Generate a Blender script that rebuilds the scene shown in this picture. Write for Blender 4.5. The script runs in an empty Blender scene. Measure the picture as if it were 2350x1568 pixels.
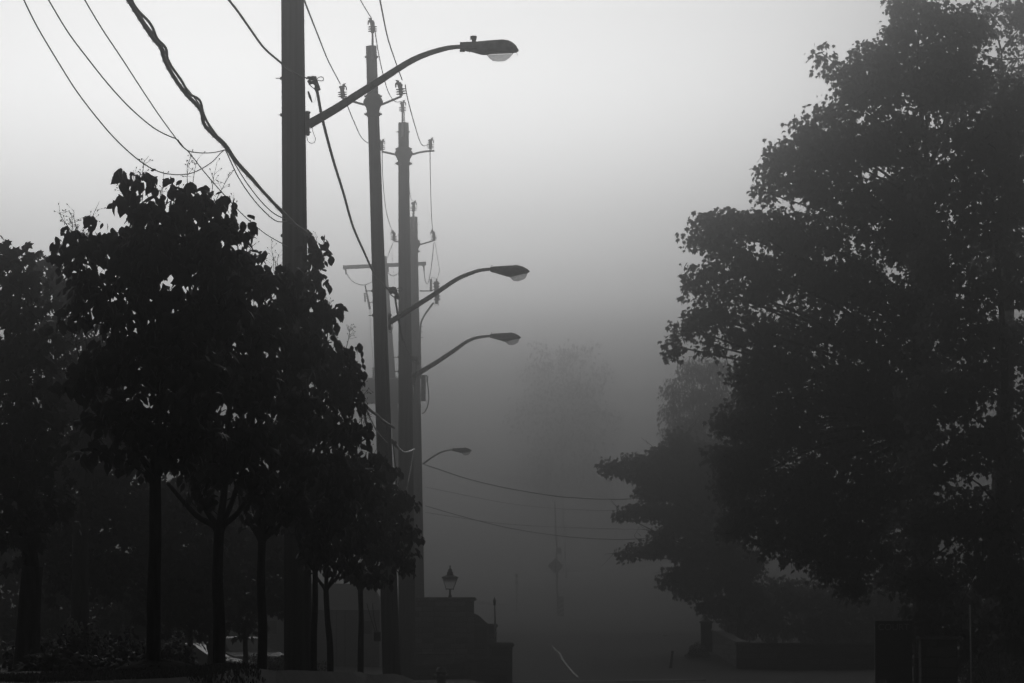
import bpy, math, random
import numpy as np
from mathutils import Vector

SC = bpy.context.scene
COL = SC.collection
F = 9596.0            # focal length in units of a 2350-wide picture
HORIZON = 1465.0
CAM_Z = 1.65
PITCH = math.atan((HORIZON - 784.0) / F)
CP, SP = math.cos(PITCH), math.sin(PITCH)

# ------------------------------------------------------------------ camera
cam = bpy.data.cameras.new('camera')
cam_o = bpy.data.objects.new('camera', cam)
COL.objects.link(cam_o)
cam_o.location = (0, 0, CAM_Z)
cam_o.rotation_euler = (math.pi / 2 + PITCH, 0, 0)
cam.sensor_width = 36
cam.lens = 36 * F / 2350
cam.clip_start = 0.5
cam.clip_end = 6000
SC.camera = cam_o


def at(px, py, Y):
    """the point at distance Y seen at (px, py) of the 2350 x 1568 picture"""
    u = (px - 1175.0) / F
    v = (784.0 - py) / F
    k = Y / (CP - v * SP)
    return Vector((u * k, Y, CAM_Z + (SP + v * CP) * k))


POLE_Y = [(0, 0), (30, 30), (60, 55), (90, 95), (120, 138), (150, 192), (188, 238), (2000, 2050)]


def RY(Y):
    for (a, va), (b_, vb) in zip(POLE_Y, POLE_Y[1:]):
        if Y <= b_: return va + (vb - va) * (Y - a) / (b_ - a)
    return Y


def atp(px, py, Y):
    return at(px, py, RY(Y))


def m(Y):             # metres per picture unit at distance Y
    return Y / F


# ------------------------------------------------------------------ materials
def grey(v):
    return (v, v, v, 1)


def mat(name, base, rough=.7, spec=.3, var=0.0, scale=(8, 8, 8), bump=0.0, metal=0.0, detail=6, dark=None, trans=0.0):
    M = bpy.data.materials.new(name)
    M.use_nodes = True
    nt = M.node_tree
    b = nt.nodes['Principled BSDF']
    b.inputs['Base Color'].default_value = grey(base)
    b.inputs['Roughness'].default_value = rough
    b.inputs['Specular IOR Level'].default_value = spec
    b.inputs['Metallic'].default_value = metal
    b.inputs['Transmission Weight'].default_value = trans
    if var or bump:
        tc = nt.nodes.new('ShaderNodeTexCoord')
        mp = nt.nodes.new('ShaderNodeMapping')
        mp.inputs['Scale'].default_value = scale
        nz = nt.nodes.new('ShaderNodeTexNoise')
        nz.inputs['Scale'].default_value = 1.0
        nz.inputs['Detail'].default_value = detail
        nt.links.new(tc.outputs['Object'], mp.inputs[0])
        nt.links.new(mp.outputs[0], nz.inputs['Vector'])
        if var:
            mr = nt.nodes.new('ShaderNodeMapRange')
            mr.inputs[1].default_value = .3
            mr.inputs[2].default_value = .7
            mr.inputs[3].default_value = base * (1 - var) if dark is None else dark
            mr.inputs[4].default_value = base * (1 + var)
            nt.links.new(nz.outputs['Fac'], mr.inputs[0])
            nt.links.new(mr.outputs[0], b.inputs['Base Color'])
        if bump:
            bp = nt.nodes.new('ShaderNodeBump')
            bp.inputs['Strength'].default_value = bump
            bp.inputs['Distance'].default_value = .02
            nt.links.new(nz.outputs['Fac'], bp.inputs['Height'])
            nt.links.new(bp.outputs[0], b.inputs['Normal'])
    return M


def thin_glass(name, tint, scale, spread, clear):
    M_ = bpy.data.materials.new(name)
    M_.use_nodes = True
    nt = M_.node_tree
    nt.nodes.clear()
    out = nt.nodes.new('ShaderNodeOutputMaterial')
    tl = nt.nodes.new('ShaderNodeBsdfTranslucent')
    tp = nt.nodes.new('ShaderNodeBsdfTransparent')
    gl = nt.nodes.new('ShaderNodeBsdfGlossy')
    gl.inputs['Roughness'].default_value = .15
    gl.inputs['Color'].default_value = grey(.8)
    tc = nt.nodes.new('ShaderNodeTexCoord')
    mp = nt.nodes.new('ShaderNodeMapping')
    mp.inputs['Scale'].default_value = scale
    vo = nt.nodes.new('ShaderNodeTexVoronoi')
    mr = nt.nodes.new('ShaderNodeMapRange')
    mr.inputs[1].default_value = 0; mr.inputs[2].default_value = .9
    mr.inputs[3].default_value = tint * (1 - spread); mr.inputs[4].default_value = tint
    a = nt.nodes.new('ShaderNodeMixShader')
    b = nt.nodes.new('ShaderNodeMixShader')
    a.inputs[0].default_value = clear
    b.inputs[0].default_value = .2
    tp.inputs[0].default_value = grey(.9)
    L = nt.links
    bp = nt.nodes.new('ShaderNodeBump')
    bp.inputs['Strength'].default_value = .8
    bp.inputs['Distance'].default_value = .02
    L.new(vo.outputs['Distance'], bp.inputs['Height']); L.new(bp.outputs[0], gl.inputs['Normal'])
    L.new(tc.outputs['Object'], mp.inputs[0]); L.new(mp.outputs[0], vo.inputs['Vector'])
    L.new(vo.outputs['Distance'], mr.inputs[0]); L.new(mr.outputs[0], tl.inputs[0])
    L.new(tl.outputs[0], a.inputs[1]); L.new(tp.outputs[0], a.inputs[2])
    L.new(a.outputs[0], b.inputs[1]); L.new(gl.outputs[0], b.inputs[2])
    L.new(b.outputs[0], out.inputs[0])
    return M_


def stone_mat(name, c1, c2, mortar, sx=2.2):
    M = bpy.data.materials.new(name)
    M.use_nodes = True
    nt = M.node_tree
    b = nt.nodes['Principled BSDF']
    b.inputs['Roughness'].default_value = .85
    tc = nt.nodes.new('ShaderNodeTexCoord')
    mp = nt.nodes.new('ShaderNodeMapping')
    mp.inputs['Rotation'].default_value = (math.pi / 2, 0, 0)
    nz = nt.nodes.new('ShaderNodeTexNoise')
    nz.inputs['Scale'].default_value = 5
    mx = nt.nodes.new('ShaderNodeVectorMath')
    mx.operation = 'MULTIPLY_ADD'
    mx.inputs[1].default_value = (.12, .12, .12)
    br = nt.nodes.new('ShaderNodeTexBrick')
    br.offset = .37
    br.squash = 1.4
    br.inputs['Scale'].default_value = sx
    br.inputs['Color1'].default_value = grey(c1)
    br.inputs['Color2'].default_value = grey(c2)
    br.inputs['Mortar'].default_value = grey(mortar)
    br.inputs['Mortar Size'].default_value = .03
    br.inputs['Brick Width'].default_value = .9
    br.inputs['Row Height'].default_value = .42
    nt.links.new(tc.outputs['Object'], mp.inputs[0])
    nt.links.new(tc.outputs['Object'], nz.inputs['Vector'])
    nt.links.new(nz.outputs['Color'], mx.inputs[0])
    nt.links.new(mp.outputs[0], mx.inputs[2])
    nt.links.new(mx.outputs[0], br.inputs['Vector'])
    nt.links.new(br.outputs['Color'], b.inputs['Base Color'])
    bp = nt.nodes.new('ShaderNodeBump')
    bp.inputs['Strength'].default_value = .6
    bp.inputs['Distance'].default_value = .03
    nt.links.new(br.outputs['Fac'], bp.inputs['Height'])
    bp.invert = True
    nt.links.new(bp.outputs[0], b.inputs['Normal'])
    return M


M = {
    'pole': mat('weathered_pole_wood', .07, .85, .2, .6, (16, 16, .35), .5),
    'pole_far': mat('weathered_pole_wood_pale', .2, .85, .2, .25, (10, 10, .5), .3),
    'galv': mat('galvanised_steel', .75, .55, .4, .2, (9, 9, 9), .1, .3),
    'galv_dark': mat('painted_lamp_housing', .2, .5, .4, .25, (12, 12, 12), .1),
    'steel': mat('dark_steel', .1, .5, .4, .2, (20, 20, 20)),
    'porcelain': mat('glazed_porcelain', .2, .25, .5, .1, (10, 10, 10)),
    'cable': mat('black_cable_sheath', .05, .4, .5, .2, (20, 20, 20)),
    'wire': mat('bare_conductor', .14, .4, .5, .15, (20, 20, 20), 0, .4),
    'wet': mat('wet_painted_sheen', .5, .25, .6, .1, (10, 10, 10)),  # pale base stands in for the sheen of backlit wet cable
    'lens': thin_glass('prismatic_lens', .97, (30, 8, 24), .5, .72),
    'pane_clear': thin_glass('clear_lantern_pane', .9, (6, 6, 6), .05, .97),
    'pane': thin_glass('frosted_lantern_pane', .97, (6, 6, 6), .05, .12),
    'leaf_near': mat('lilac_leaf', .045, .55, .25, .3, (3, 3, 3)),
    'leaf_left': mat('background_leaf', .05, .6, .2, .35, (2, 2, 2)),
    'leaf_maple': mat('maple_leaf', .06, .55, .3, .45, (1.2, 1.2, 1.2)),
    'leaf_ash': mat('ash_leaf', .06, .6, .25, .3, (1, 1, 1)),
    'leaf_shrub': mat('shrub_leaf', .09, .6, .25, .5, (5, 5, 5)),
    'flower': mat('flower_panicle', .35, .8, .2, .3, (30, 30, 30)),
    'bark': mat('bark', .06, .9, .2, .45, (25, 25, 4), .6),
    'mulch': mat('mulch', .035, .95, .1, .6, (30, 30, 30), .8),
    'ground': mat('ground_turf', .06, .9, .2, .25, (.6, .6, .6), .3),
    'road': mat('asphalt', .06, .9, .2, .3, (2, 2, 2), .2),
    'line': mat('road_line_paint', .14, .6, .3, .25, (3, 3, 3)),
    'kerb': mat('concrete_kerb', .3, .85, .2, .25, (4, 4, 4), .2),
    'path': mat('pale_path', .3, .85, .2, .2, (4, 4, 4)),
    'stone': stone_mat('rubble_stone', .10, .28, .06),
    'stone_dark': stone_mat('rubble_stone_dark', .06, .14, .04, 1.8),
    'cap': mat('stone_coping', .2, .85, .2, .4, (3, 3, 3), .4),
    'iron': mat('black_iron', .03, .45, .4, .2, (10, 10, 10)),
    'white': mat('white_sign_paint', .6, .6, .3, .1, (3, 3, 3)),
    'sign_mid': mat('sign_face_painted_haze', .4, .6, .3, .15, (3, 3, 3)),  # pale sign face, also paints in fog fade on far lamp and rail
    'black': mat('black_sign_paint', .03, .6, .3, .1, (3, 3, 3)),
    'board': mat('dark_sign_board', .1, .7, .2, .2, (3, 3, 3)),
    'letter': mat('sign_lettering', .4, .7, .2, .1, (6, 6, 6)),
    'car': mat('car_paint', .05, .5, .3, .05, (2, 2, 2)),
    'car_dark': mat('dark_car_paint', .04, .5, .3, .05, (2, 2, 2)),
    'glass': mat('car_glass', .02, .08, .6, .05, (2, 2, 2)),
    'tyre': mat('tyre_rubber', .03, .9, .1, .2, (20, 20, 20)),
    'render': mat('rendered_house_wall', .22, .9, .2, .15, (1, 1, 1)),
    'roof': mat('house_roof', .08, .9, .2, .3, (3, 3, 3)),
    'tank': mat('painted_tank', .16, .6, .3, .15, (2, 2, 2)),
    'hydrant': mat('hydrant_paint', .2, .5, .4, .4, (15, 15, 15), .2),
}

for nm, tr in (('leaf_maple', .11), ('leaf_ash', .1), ('leaf_left', .02), ('leaf_near', .02)):
    nt = M[nm].node_tree
    pb_ = nt.nodes['Principled BSDF']
    tl = nt.nodes.new('ShaderNodeBsdfTranslucent')
    tl.inputs[0].default_value = grey(tr)
    ad = nt.nodes.new('ShaderNodeAddShader')
    nt.links.new(pb_.outputs[0], ad.inputs[0])
    nt.links.new(tl.outputs[0], ad.inputs[1])
    nt.links.new(ad.outputs[0], nt.nodes['Material Output'].inputs['Surface'])

# ------------------------------------------------------------------ objects
BASE = {}


def tag(o, label=None, cat=None, group=None, kind=None):
    if label: o['label'] = label
    if cat: o['category'] = cat
    if group: o['group'] = group
    if kind: o['kind'] = kind
    return o


def thing(name, base, label, cat, group=None):
    o = bpy.data.objects.new(name, None)
    COL.objects.link(o)
    o.location = base
    o.empty_display_size = .3
    BASE[o] = Vector(base)
    return tag(o, label, cat, group)


def link_mesh(name, me, material, parent=None, origin=None):
    me.materials.append(material)
    o = bpy.data.objects.new(name, me)
    COL.objects.link(o)
    if parent is not None:
        o.parent = parent
        BASE[o] = BASE[parent]
    else:
        org = Vector(origin) if origin is not None else Vector((0, 0, 0))
        o.location = org
        BASE[o] = org
    return o


class MB:
    def __init__(s):
        s.v = []
        s.f = []
        s.smooth = []

    def add(s, vs, fs, smooth=True):
        k = len(s.v)
        s.v += [tuple(p) for p in vs]
        s.f += [tuple(i + k for i in f) for f in fs]
        s.smooth += [smooth] * len(fs)

    def box(s, a, b, bev=0.0):
        x0, x1 = sorted((a[0], b[0])); y0, y1 = sorted((a[1], b[1])); z0, z1 = sorted((a[2], b[2]))
        e = min(bev, (x1 - x0) * .45, (y1 - y0) * .45, (z1 - z0) * .45)
        if e <= 0:
            vs = [(x, y, z) for x in (x0, x1) for y in (y0, y1) for z in (z0, z1)]
            s.add(vs, [(0, 1, 3, 2), (4, 6, 7, 5), (0, 4, 5, 1), (2, 3, 7, 6), (0, 2, 6, 4), (1, 5, 7, 3)], False)
            return
        rings = []
        for z, d in ((z0, e), (z0 + e, 0), (z1 - e, 0), (z1, e)):
            rings.append([(x0 + e + d * 0, y0 + d, z), (x1 - e, y0 + d, z), (x1 - d, y0 + e, z), (x1 - d, y1 - e, z),
                          (x1 - e, y1 - d, z), (x0 + e, y1 - d, z), (x0 + d, y1 - e, z), (x0 + d, y0 + e, z)])
        vs = [p for r in rings for p in r]
        fs = [tuple(range(7, -1, -1)), tuple(range(24, 32))]
        for k in range(3):
            for i in range(8):
                j = (i + 1) % 8
                fs.append((k * 8 + i, k * 8 + j, k * 8 + 8 + j, k * 8 + 8 + i))
        s.add(vs, fs, False)

    def tube(s, pts, rad, n=8, cap=True):
        pts = [Vector(p) for p in pts]
        if not hasattr(rad, '__len__'): rad = [rad] * len(pts)
        vs = []
        up = Vector((0, 0, 1))
        prev = None
        for i, p in enumerate(pts):
            d = (pts[min(i + 1, len(pts) - 1)] - pts[max(i - 1, 0)])
            if d.length < 1e-9: d = Vector((0, 0, 1))
            d.normalize()
            if prev is None:
                a = d.cross(up)
                if a.length < .05: a = d.cross(Vector((0, 1, 0)))
            else:
                a = prev - d * prev.dot(d)
            a.normalize()
            prev = a
            b = d.cross(a)
            for k in range(n):
                t = 2 * math.pi * k / n
                vs.append(p + a * (math.cos(t) * rad[i]) + b * (math.sin(t) * rad[i]))
        fs = []
        for i in range(len(pts) - 1):
            for k in range(n):
                j = (k + 1) % n
                fs.append((i * n + k, i * n + j, (i + 1) * n + j, (i + 1) * n + k))
        s.add(vs, fs, True)
        if cap:
            k0 = len(s.v) - len(vs)
            s.f.append(tuple(k0 + k for k in range(n - 1, -1, -1)))
            s.f.append(tuple(k0 + (len(pts) - 1) * n + k for k in range(n)))
            s.smooth += [False, False]

    def lathe(s, c, prof, n=16, axis=Vector((0, 0, 1)), flat=False):
        """prof: (radius, height along the axis) pairs"""
        c = Vector(c)
        axis = Vector(axis).normalized()
        a = axis.cross(Vector((0, 1, 0)))
        if a.length < .1: a = axis.cross(Vector((1, 0, 0)))
        a.normalize()
        b = axis.cross(a)
        vs = []
        for r, h in prof:
            for k in range(n):
                t = 2 * math.pi * (k + (.5 if flat else 0)) / n
                vs.append(c + axis * h + a * (math.cos(t) * r) + b * (math.sin(t) * r))
        fs = []
        for i in range(len(prof) - 1):
            for k in range(n):
                j = (k + 1) % n
                fs.append((i * n + k, i * n + j, (i + 1) * n + j, (i + 1) * n + k))
        fs.append(tuple(range(n - 1, -1, -1)))
        fs.append(tuple((len(prof) - 1) * n + k for k in range(n)))
        s.add(vs, fs, not flat)

    def ball(s, c, r, n=8):
        rx, ry, rz = r if hasattr(r, '__len__') else (r, r, r)
        vs = []
        for i in range(1, n):
            t = math.pi * i / n
            for k in range(n):
                u = 2 * math.pi * k / n
                vs.append((c[0] + rx * math.sin(t) * math.cos(u), c[1] + ry * math.sin(t) * math.sin(u), c[2] + rz * math.cos(t)))
        vs += [(c[0], c[1], c[2] + rz), (c[0], c[1], c[2] - rz)]
        T, B = (n - 1) * n, (n - 1) * n + 1
        fs = []
        for i in range(n - 2):
            for k in range(n):
                j = (k + 1) % n
                fs.append((i * n + k, (i + 1) * n + k, (i + 1) * n + j, i * n + j))
        for k in range(n):
            j = (k + 1) % n
            fs.append((T, k, j))
            fs.append((B, (n - 2) * n + j, (n - 2) * n + k))
        s.add(vs, fs, True)

    def prism(s, outline, y0, y1):
        """outline in (x, z), extruded from y0 to y1"""
        n = len(outline)
        vs = [(x, y0, z) for x, z in outline] + [(x, y1, z) for x, z in outline]
        fs = [tuple(range(n)), tuple(range(2 * n - 1, n - 1, -1))]
        for i in range(n):
            j = (i + 1) % n
            fs.append((j, i, i + n, j + n))
        s.add(vs, fs, False)

    def build(s, name, material, parent=None, origin=None):
        me = bpy.data.meshes.new(name)
        if parent is not None: org = BASE[parent]
        elif origin is not None: org = Vector(origin)
        else: org = Vector((0, 0, 0))
        me.from_pydata([(p[0] - org.x, p[1] - org.y, p[2] - org.z) for p in s.v], [], s.f)
        me.polygons.foreach_set('use_smooth', s.smooth)
        me.update()
        return link_mesh(name, me, material, parent, origin)


def smooth_path(pts, k=4):
    """Catmull-Rom through the points"""
    P = [Vector(p) for p in pts]
    P = [P[0] * 2 - P[1]] + P + [P[-1] * 2 - P[-2]]
    out = []
    for i in range(1, len(P) - 2):
        a, b, c, d = P[i - 1], P[i], P[i + 1], P[i + 2]
        for q in range(k):
            t = q / k
            out.append(.5 * ((2 * b) + (c - a) * t + (2 * a - 5 * b + 4 * c - d) * t * t + (3 * b - a - 3 * c + d) * t ** 3))
    out.append(P[-2])
    return out


# ------------------------------------------------------------------ terrain
def sstep(a, b, x):
    t = min(1, max(0, (x - a) / (b - a)))
    return t * t * (3 - 2 * t)


def lerp_tab(tab, x):
    for (a, va), (b, vb) in zip(tab, tab[1:]):
        if x <= b:
            if x <= a: return va
            return va + (vb - va) * (x - a) / (b - a)
    return tab[-1][1]


BANK = [(-60, 1.5), (20, 1.47), (25, 1.44), (31, 1.37), (45, 1.25), (60, 1.1), (80, .75), (110, .3), (140, .2), (170, 0)]
RISE = [(-60, 0), (120, 0), (150, .1), (180, .85), (230, 1.75), (300, 2.2), (420, 4), (560, 12), (700, 16), (3000, 16)]


def ground_z(x, y):
    z = lerp_tab(RISE, y)
    left = 1 - sstep(-1.6, -1.15, x)
    right = sstep(3.6, 4.4, x) * (1 - sstep(50, 90, y))
    b = lerp_tab(BANK, y)
    z += max(0, b) * left + .5 * max(0, b) * right
    z += .04 * math.sin(x * 1.3 + y * .37) * (left if y < 170 else 1)
    z += sstep(260, 520, y) * sstep(10, 90, abs(x + 8)) * 9 * (.8 + .2 * math.sin(x * .05))
    return z


def terrain():
    xs = [-320, -220, -150, -100, -70, -50, -36, -26, -20, -16, -13, -11] + [-9 + .5 * i for i in range(13)] + \
         [-2.6, -2.3, -2.0, -1.75, -1.6, -1.5, -1.4, -1.3] + [-1.2 + .6 * i for i in range(8)] + [3.7, 4.0, 4.3, 5, 6, 8, 10, 13, 16, 20, 26, 36, 50, 70, 100, 150, 220, 320]
    xs = sorted(set(round(x, 3) for x in xs))
    ys = list(range(-60, 20, 10)) + list(range(20, 120, 3)) + list(range(120, 300, 6)) + list(range(300, 521, 20))
    vs = [(x, y, ground_z(x, y)) for y in ys for x in xs]
    n = len(xs)
    fs = [(j * n + i, j * n + i + 1, (j + 1) * n + i + 1, (j + 1) * n + i) for j in range(len(ys) - 1) for i in range(n - 1)]
    b = MB()
    b.add(vs, fs, True)
    tag(b.build('ground', M['ground']), kind='structure')


def strip(name, centre, w, material, lift, label=None, kind='structure'):
    """a sheet following the ground along centre = [(x, y), ...]"""
    b = MB()
    vs = []
    P = smooth_path([Vector((x, y, 0)) for x, y in centre], 8)
    for i, p in enumerate(P):
        d = (P[min(i + 1, len(P) - 1)] - P[max(i - 1, 0)]).normalized()
        nrm = Vector((d.y, -d.x, 0))
        ww = w(i / (len(P) - 1)) if callable(w) else w
        for q in range(7):
            t = (q / 6 - .5) * ww
            x, y = p.x + nrm.x * t, p.y + nrm.y * t
            vs.append((x, y, ground_z(x, y) + lift))
    fs = [(i * 7 + q, i * 7 + q + 1, (i + 1) * 7 + q + 1, (i + 1) * 7 + q) for i in range(len(P) - 1) for q in range(6)]
    b.add(vs, fs, True)
    return tag(b.build(name, material), label=label, kind=kind)


terrain()
strip('road', [(1.0, -50), (1.0, 40), (1.0, 100), (1.1, 150), (1.6, 175), (3.2, 205), (7, 240), (14, 280), (26, 330)], lambda t: 5.2, M['road'], .03)


def edge_point(px, py):
    """where the picture ray meets the ground beyond 100 m"""
    y = 100.0
    while y < 400:
        p = at(px, py, y)
        if p.z <= ground_z(p.x, y) + .05: return p
        y += .5
    return at(px, py, 150)


lp = [edge_point(*q) for q in ((1271, 1487), (1286, 1502), (1298, 1525), (1310, 1540), (1326, 1556))]
strip('road_line', [(p.x, p.y) for p in lp], .08, M['line'], .075)
k0, k1 = edge_point(1176, 1564), edge_point(1620, 1560)
b = MB()
q0 = Vector((k0.x, k0.y)); q1 = Vector((k1.x, k1.y))
vs = []
for i in range(13):
    q = q0.lerp(q1, i / 12)
    z = ground_z(q.x, q.y)
    for dy, dz in ((-.05, -.1), (0, .035), (.4, .06), (1.3, .06), (1.4, -.1)):
        vs.append((q.x, q.y + dy, z + dz))
b.add(vs, [(i * 5 + j, i * 5 + 5 + j, i * 5 + 6 + j, i * 5 + 1 + j) for i in range(12) for j in range(4)], False)
tag(b.build('kerb', M['kerb']), kind='structure')
pp = [at(x, y, Y) for x, y, Y in ((440, 1538, 52), (515, 1524, 60), (538, 1530, 58), (546, 1537, 55), (532, 1545, 52), (505, 1555, 48))]
strip('path', [(p.x, p.y) for p in pp], .25, M['path'], .05)

# ------------------------------------------------------------------ leaves
MAPLE_H = [(0, 0), (.26, -.14), (.24, .08), (.60, .14), (.42, .34), (.55, .60), (.24, .52), (0, 1.0)]
OVATE = [(0, 0), (.2, .12), (.33, .35), (.28, .62), (.12, .86), (0, 1.0)]
LANCE = [(0, 0), (.12, .15), (.17, .4), (.13, .7), (0, 1.0)]


def leaf_template(half, fold=.18, droop=.35):
    vs, fs = [], []
    n = len(half)
    for sgn in (1, -1):
        k = len(vs)
        for x, y in half:
            vs.append((sgn * x, y, -fold * abs(x) - droop * y * y))
        idx = list(range(k, k + n))
        fs.append(idx if sgn > 0 else idx[::-1])
    return np.array(vs), fs


def ovate_template(fold=.25, droop=.45):
    T = [(0, 0), (.2, .14), (.34, .38), (.27, .66), (.1, .9), (0, 1.06)]
    vs = []
    for w, t in T:
        for q in (-1, 0, 1):
            vs.append((q * w, t * (1 - .12 * t), -fold * abs(q) * w - droop * t * t))
    fs = []
    for i in range(len(T) - 1):
        for q in (0, 1):
            fs.append([i * 3 + q, i * 3 + q + 1, i * 3 + q + 4, i * 3 + q + 3])
    return np.array(vs), fs


TEMPL = {'maple': leaf_template(MAPLE_H), 'ovate': ovate_template(), 'lance': leaf_template(LANCE, .1, .3),
         'simple': leaf_template([(0, 0), (.3, .4), (0, 1.0)], .15, .3)}


def leaves_mesh(name, pos, size, kind, rng, droop=(50, 28), outward=None):
    tv, tf = TEMPL[kind]
    n = len(pos)
    yaw = rng.uniform(0, 2 * np.pi, n)
    if outward is not None:
        yaw = np.arctan2(-outward[:, 0], outward[:, 1]) + rng.normal(0, .9, n)
    pit = -np.radians(rng.normal(droop[0], droop[1], n))
    rol = rng.normal(0, .5, n)
    s = size * rng.uniform(.5, 1.25, n)
    cy, sy, cp_, sp_, cr, sr = np.cos(yaw), np.sin(yaw), np.cos(pit), np.sin(pit), np.cos(rol), np.sin(rol)
    # R = Rz(yaw) Rx(pitch) Ry(roll)
    V = tv[None, :, :] * s[:, None, None]
    x = V[..., 0] * cr[:, None] + V[..., 2] * sr[:, None]
    z = -V[..., 0] * sr[:, None] + V[..., 2] * cr[:, None]
    y = V[..., 1]
    y2 = y * cp_[:, None] - z * sp_[:, None]
    z2 = y * sp_[:, None] + z * cp_[:, None]
    x3 = x * cy[:, None] - y2 * sy[:, None]
    y3 = x * sy[:, None] + y2 * cy[:, None]
    out = np.stack([x3, y3, z2], -1) + pos[:, None, :]
    k = tv.shape[0]
    loops = np.array([i for f in tf for i in f])
    lens = np.array([len(f) for f in tf])
    allv = out.reshape(-1, 3)
    allo = (loops[None, :] + (np.arange(n) * k)[:, None]).reshape(-1)
    alll = np.tile(lens, n)
    start = np.concatenate([[0], np.cumsum(alll)[:-1]])
    me = bpy.data.meshes.new(name)
    me.vertices.add(len(allv)); me.vertices.foreach_set('co', allv.astype(np.float32).ravel())
    me.loops.add(len(allo)); me.loops.foreach_set('vertex_index', allo.astype(np.int32))
    me.polygons.add(len(alll)); me.polygons.foreach_set('loop_start', start.astype(np.int32))
    me.polygons.foreach_set('loop_total', alll.astype(np.int32))
    me.update(calc_edges=True)
    return me


def make_tree(name, base, label, cat, Y, blobs, leaf, kind, lmat, seed, fork, trunk_r, group=None, density=1.0, depth=1.0,
              twigs=6, trunk_lean=0.0, panicles=0, clump=1.35, per=13, limbs=True, part='crown', trunk_pts=None, jitter=.5, limb_r=.45, bare=0, flat=.62, uneven=0.0, forks=0, shrink=1.0):
    """blobs: (px, py, rx, ry) in picture units at distance Y; leaf: leaf length in metres"""
    rng = np.random.default_rng(seed)
    root = thing(name, base, label, cat, group)
    base = Vector(base)
    s = m(Y)
    C = []
    for (bx, by, rx, ry) in blobs:
        rx, ry = rx * shrink, ry * shrink
        r3 = (rx * s, depth * .5 * (rx + ry) * s, ry * s)
        c = at(bx, by, Y)
        c.y += rng.uniform(-jitter, jitter) * r3[1]
        C.append((c, r3))
    pos, outw = [], []
    tw = MB()
    for c, r in C:
        area = 3.14 * r[0] * r[2]
        ncl = max(3, int(density * area / (leaf * leaf) * 1.05 * (1 + uneven * rng.uniform(-1, .6))))
        u = rng.normal(size=(ncl, 3)); u /= np.linalg.norm(u, axis=1)[:, None]
        rho = rng.uniform(.25, 1.0, ncl) ** .55
        cl = u * rho[:, None] * np.array(r)
        lump = rng.uniform(.82, 1.12, ncl)[:, None]
        cl = cl * lump
        cw = cl + np.array(c)
        k = rng.poisson(per, ncl)
        idx = np.repeat(np.arange(ncl), k)
        g = np.clip(rng.normal(0, 1, (len(idx), 3)), -1.25, 1.25) * leaf * clump * np.array([1, 1, flat])
        pos.append(cw[idx] + g)
        outw.append(u[idx] + rng.normal(0, .3, (len(idx), 3)))
        if twigs:
            for q in rng.choice(ncl, min(twigs, ncl), replace=False):
                e = Vector(cw[q])
                mid = c.lerp(e, .55) + Vector(rng.normal(0, 1, 3)) * .12 * r[0]
                tw.tube(smooth_path([c, mid, e], 3), [x for x in np.linspace(.10, .03, 7) * leaf * 1.6], 4, False)
    pos = np.concatenate(pos); outw = np.concatenate(outw)
    me = leaves_mesh(part, pos - np.array(base), leaf, kind, rng, outward=outw)
    link_mesh(part, me, lmat, root)
    # trunk and limbs
    t = MB()
    fk = Vector(fork)
    if trunk_pts:
        tp = smooth_path(trunk_pts, 4)
    else:
        tp = smooth_path([base + Vector((0, 0, -.3)), base.lerp(fk, .33) + Vector((rng.normal(0, .25) * trunk_r, 0, 0)),
                          base.lerp(fk, .66) + Vector((rng.normal(0, .3) * trunk_r, 0, 0)), fk], 5)
    n = len(tp)
    t.tube(tp, [trunk_r * (1.28 - .42 * (i / (n - 1)) ** .5 + rng.normal(0, .015)) for i in range(n)], 12)
    t.build('trunk', M['bark'], root)
    if limbs:
        lb = tw
        topz = max(c.z for c, r in C)
        cx = sum(c.x for c, r in C) / len(C)
        if not trunk_pts:
            top = Vector((fk.x * .6 + cx * .4, base.y, fk.z + (topz - fk.z) * .85))
            lead = smooth_path([fk - Vector((0, 0, trunk_r)), fk.lerp(top, .4) + Vector((rng.normal(0, trunk_r), 0, 0)), top], 6)
            lb.tube(lead, [trunk_r * .72 * (1 - .85 * k / (len(lead) - 1)) for k in range(len(lead))], 8, False)
        else:
            lead = [p for p in tp if p.z > fk.z - .2] or [fk]
        for i, (c, r) in enumerate(C):
            hd = math.hypot(c.x - fk.x, c.y - fk.y)
            zt = c.z - .55 * hd
            p0 = min(lead, key=lambda p: abs(p.z - zt))
            L_ = (c - p0).length
            rad = min(trunk_r * .5, max(trunk_r * .12, L_ * .022)) * (limb_r / .45)
            mid = p0.lerp(c, .5) + Vector((rng.normal(0, .05) * L_, rng.normal(0, .05) * L_, .07 * L_))
            path = smooth_path([p0, p0.lerp(mid, .5) + Vector((0, 0, .02 * L_)), mid, c], 3)
            lb.tube(path, [rad * (1 - .8 * k / (len(path) - 1)) for k in range(len(path))], 6, False)
        for q in range(forks):
            a = (-1 if q % 2 else 1) * (.42 + .12 * q) + rng.normal(0, .05)
            Lf = trunk_r * 13 * rng.uniform(.8, 1.1)
            e = fk + Vector((math.sin(a) * Lf, rng.uniform(-.4, .4) * Lf, math.cos(a) * Lf))
            k1 = fk + Vector((math.sin(a * 1.25) * Lf * .4, 0, math.cos(a * 1.25) * Lf * .4))
            lb.tube(smooth_path([fk - Vector((0, 0, trunk_r * 2.2)), fk + Vector((math.sin(a) * trunk_r, 0, trunk_r * .3)), k1, e], 4),
                    [trunk_r * v for v in np.linspace(.72, .3, 13)], 8, False)
        lb.build('branches', M['bark'], root)
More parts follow.
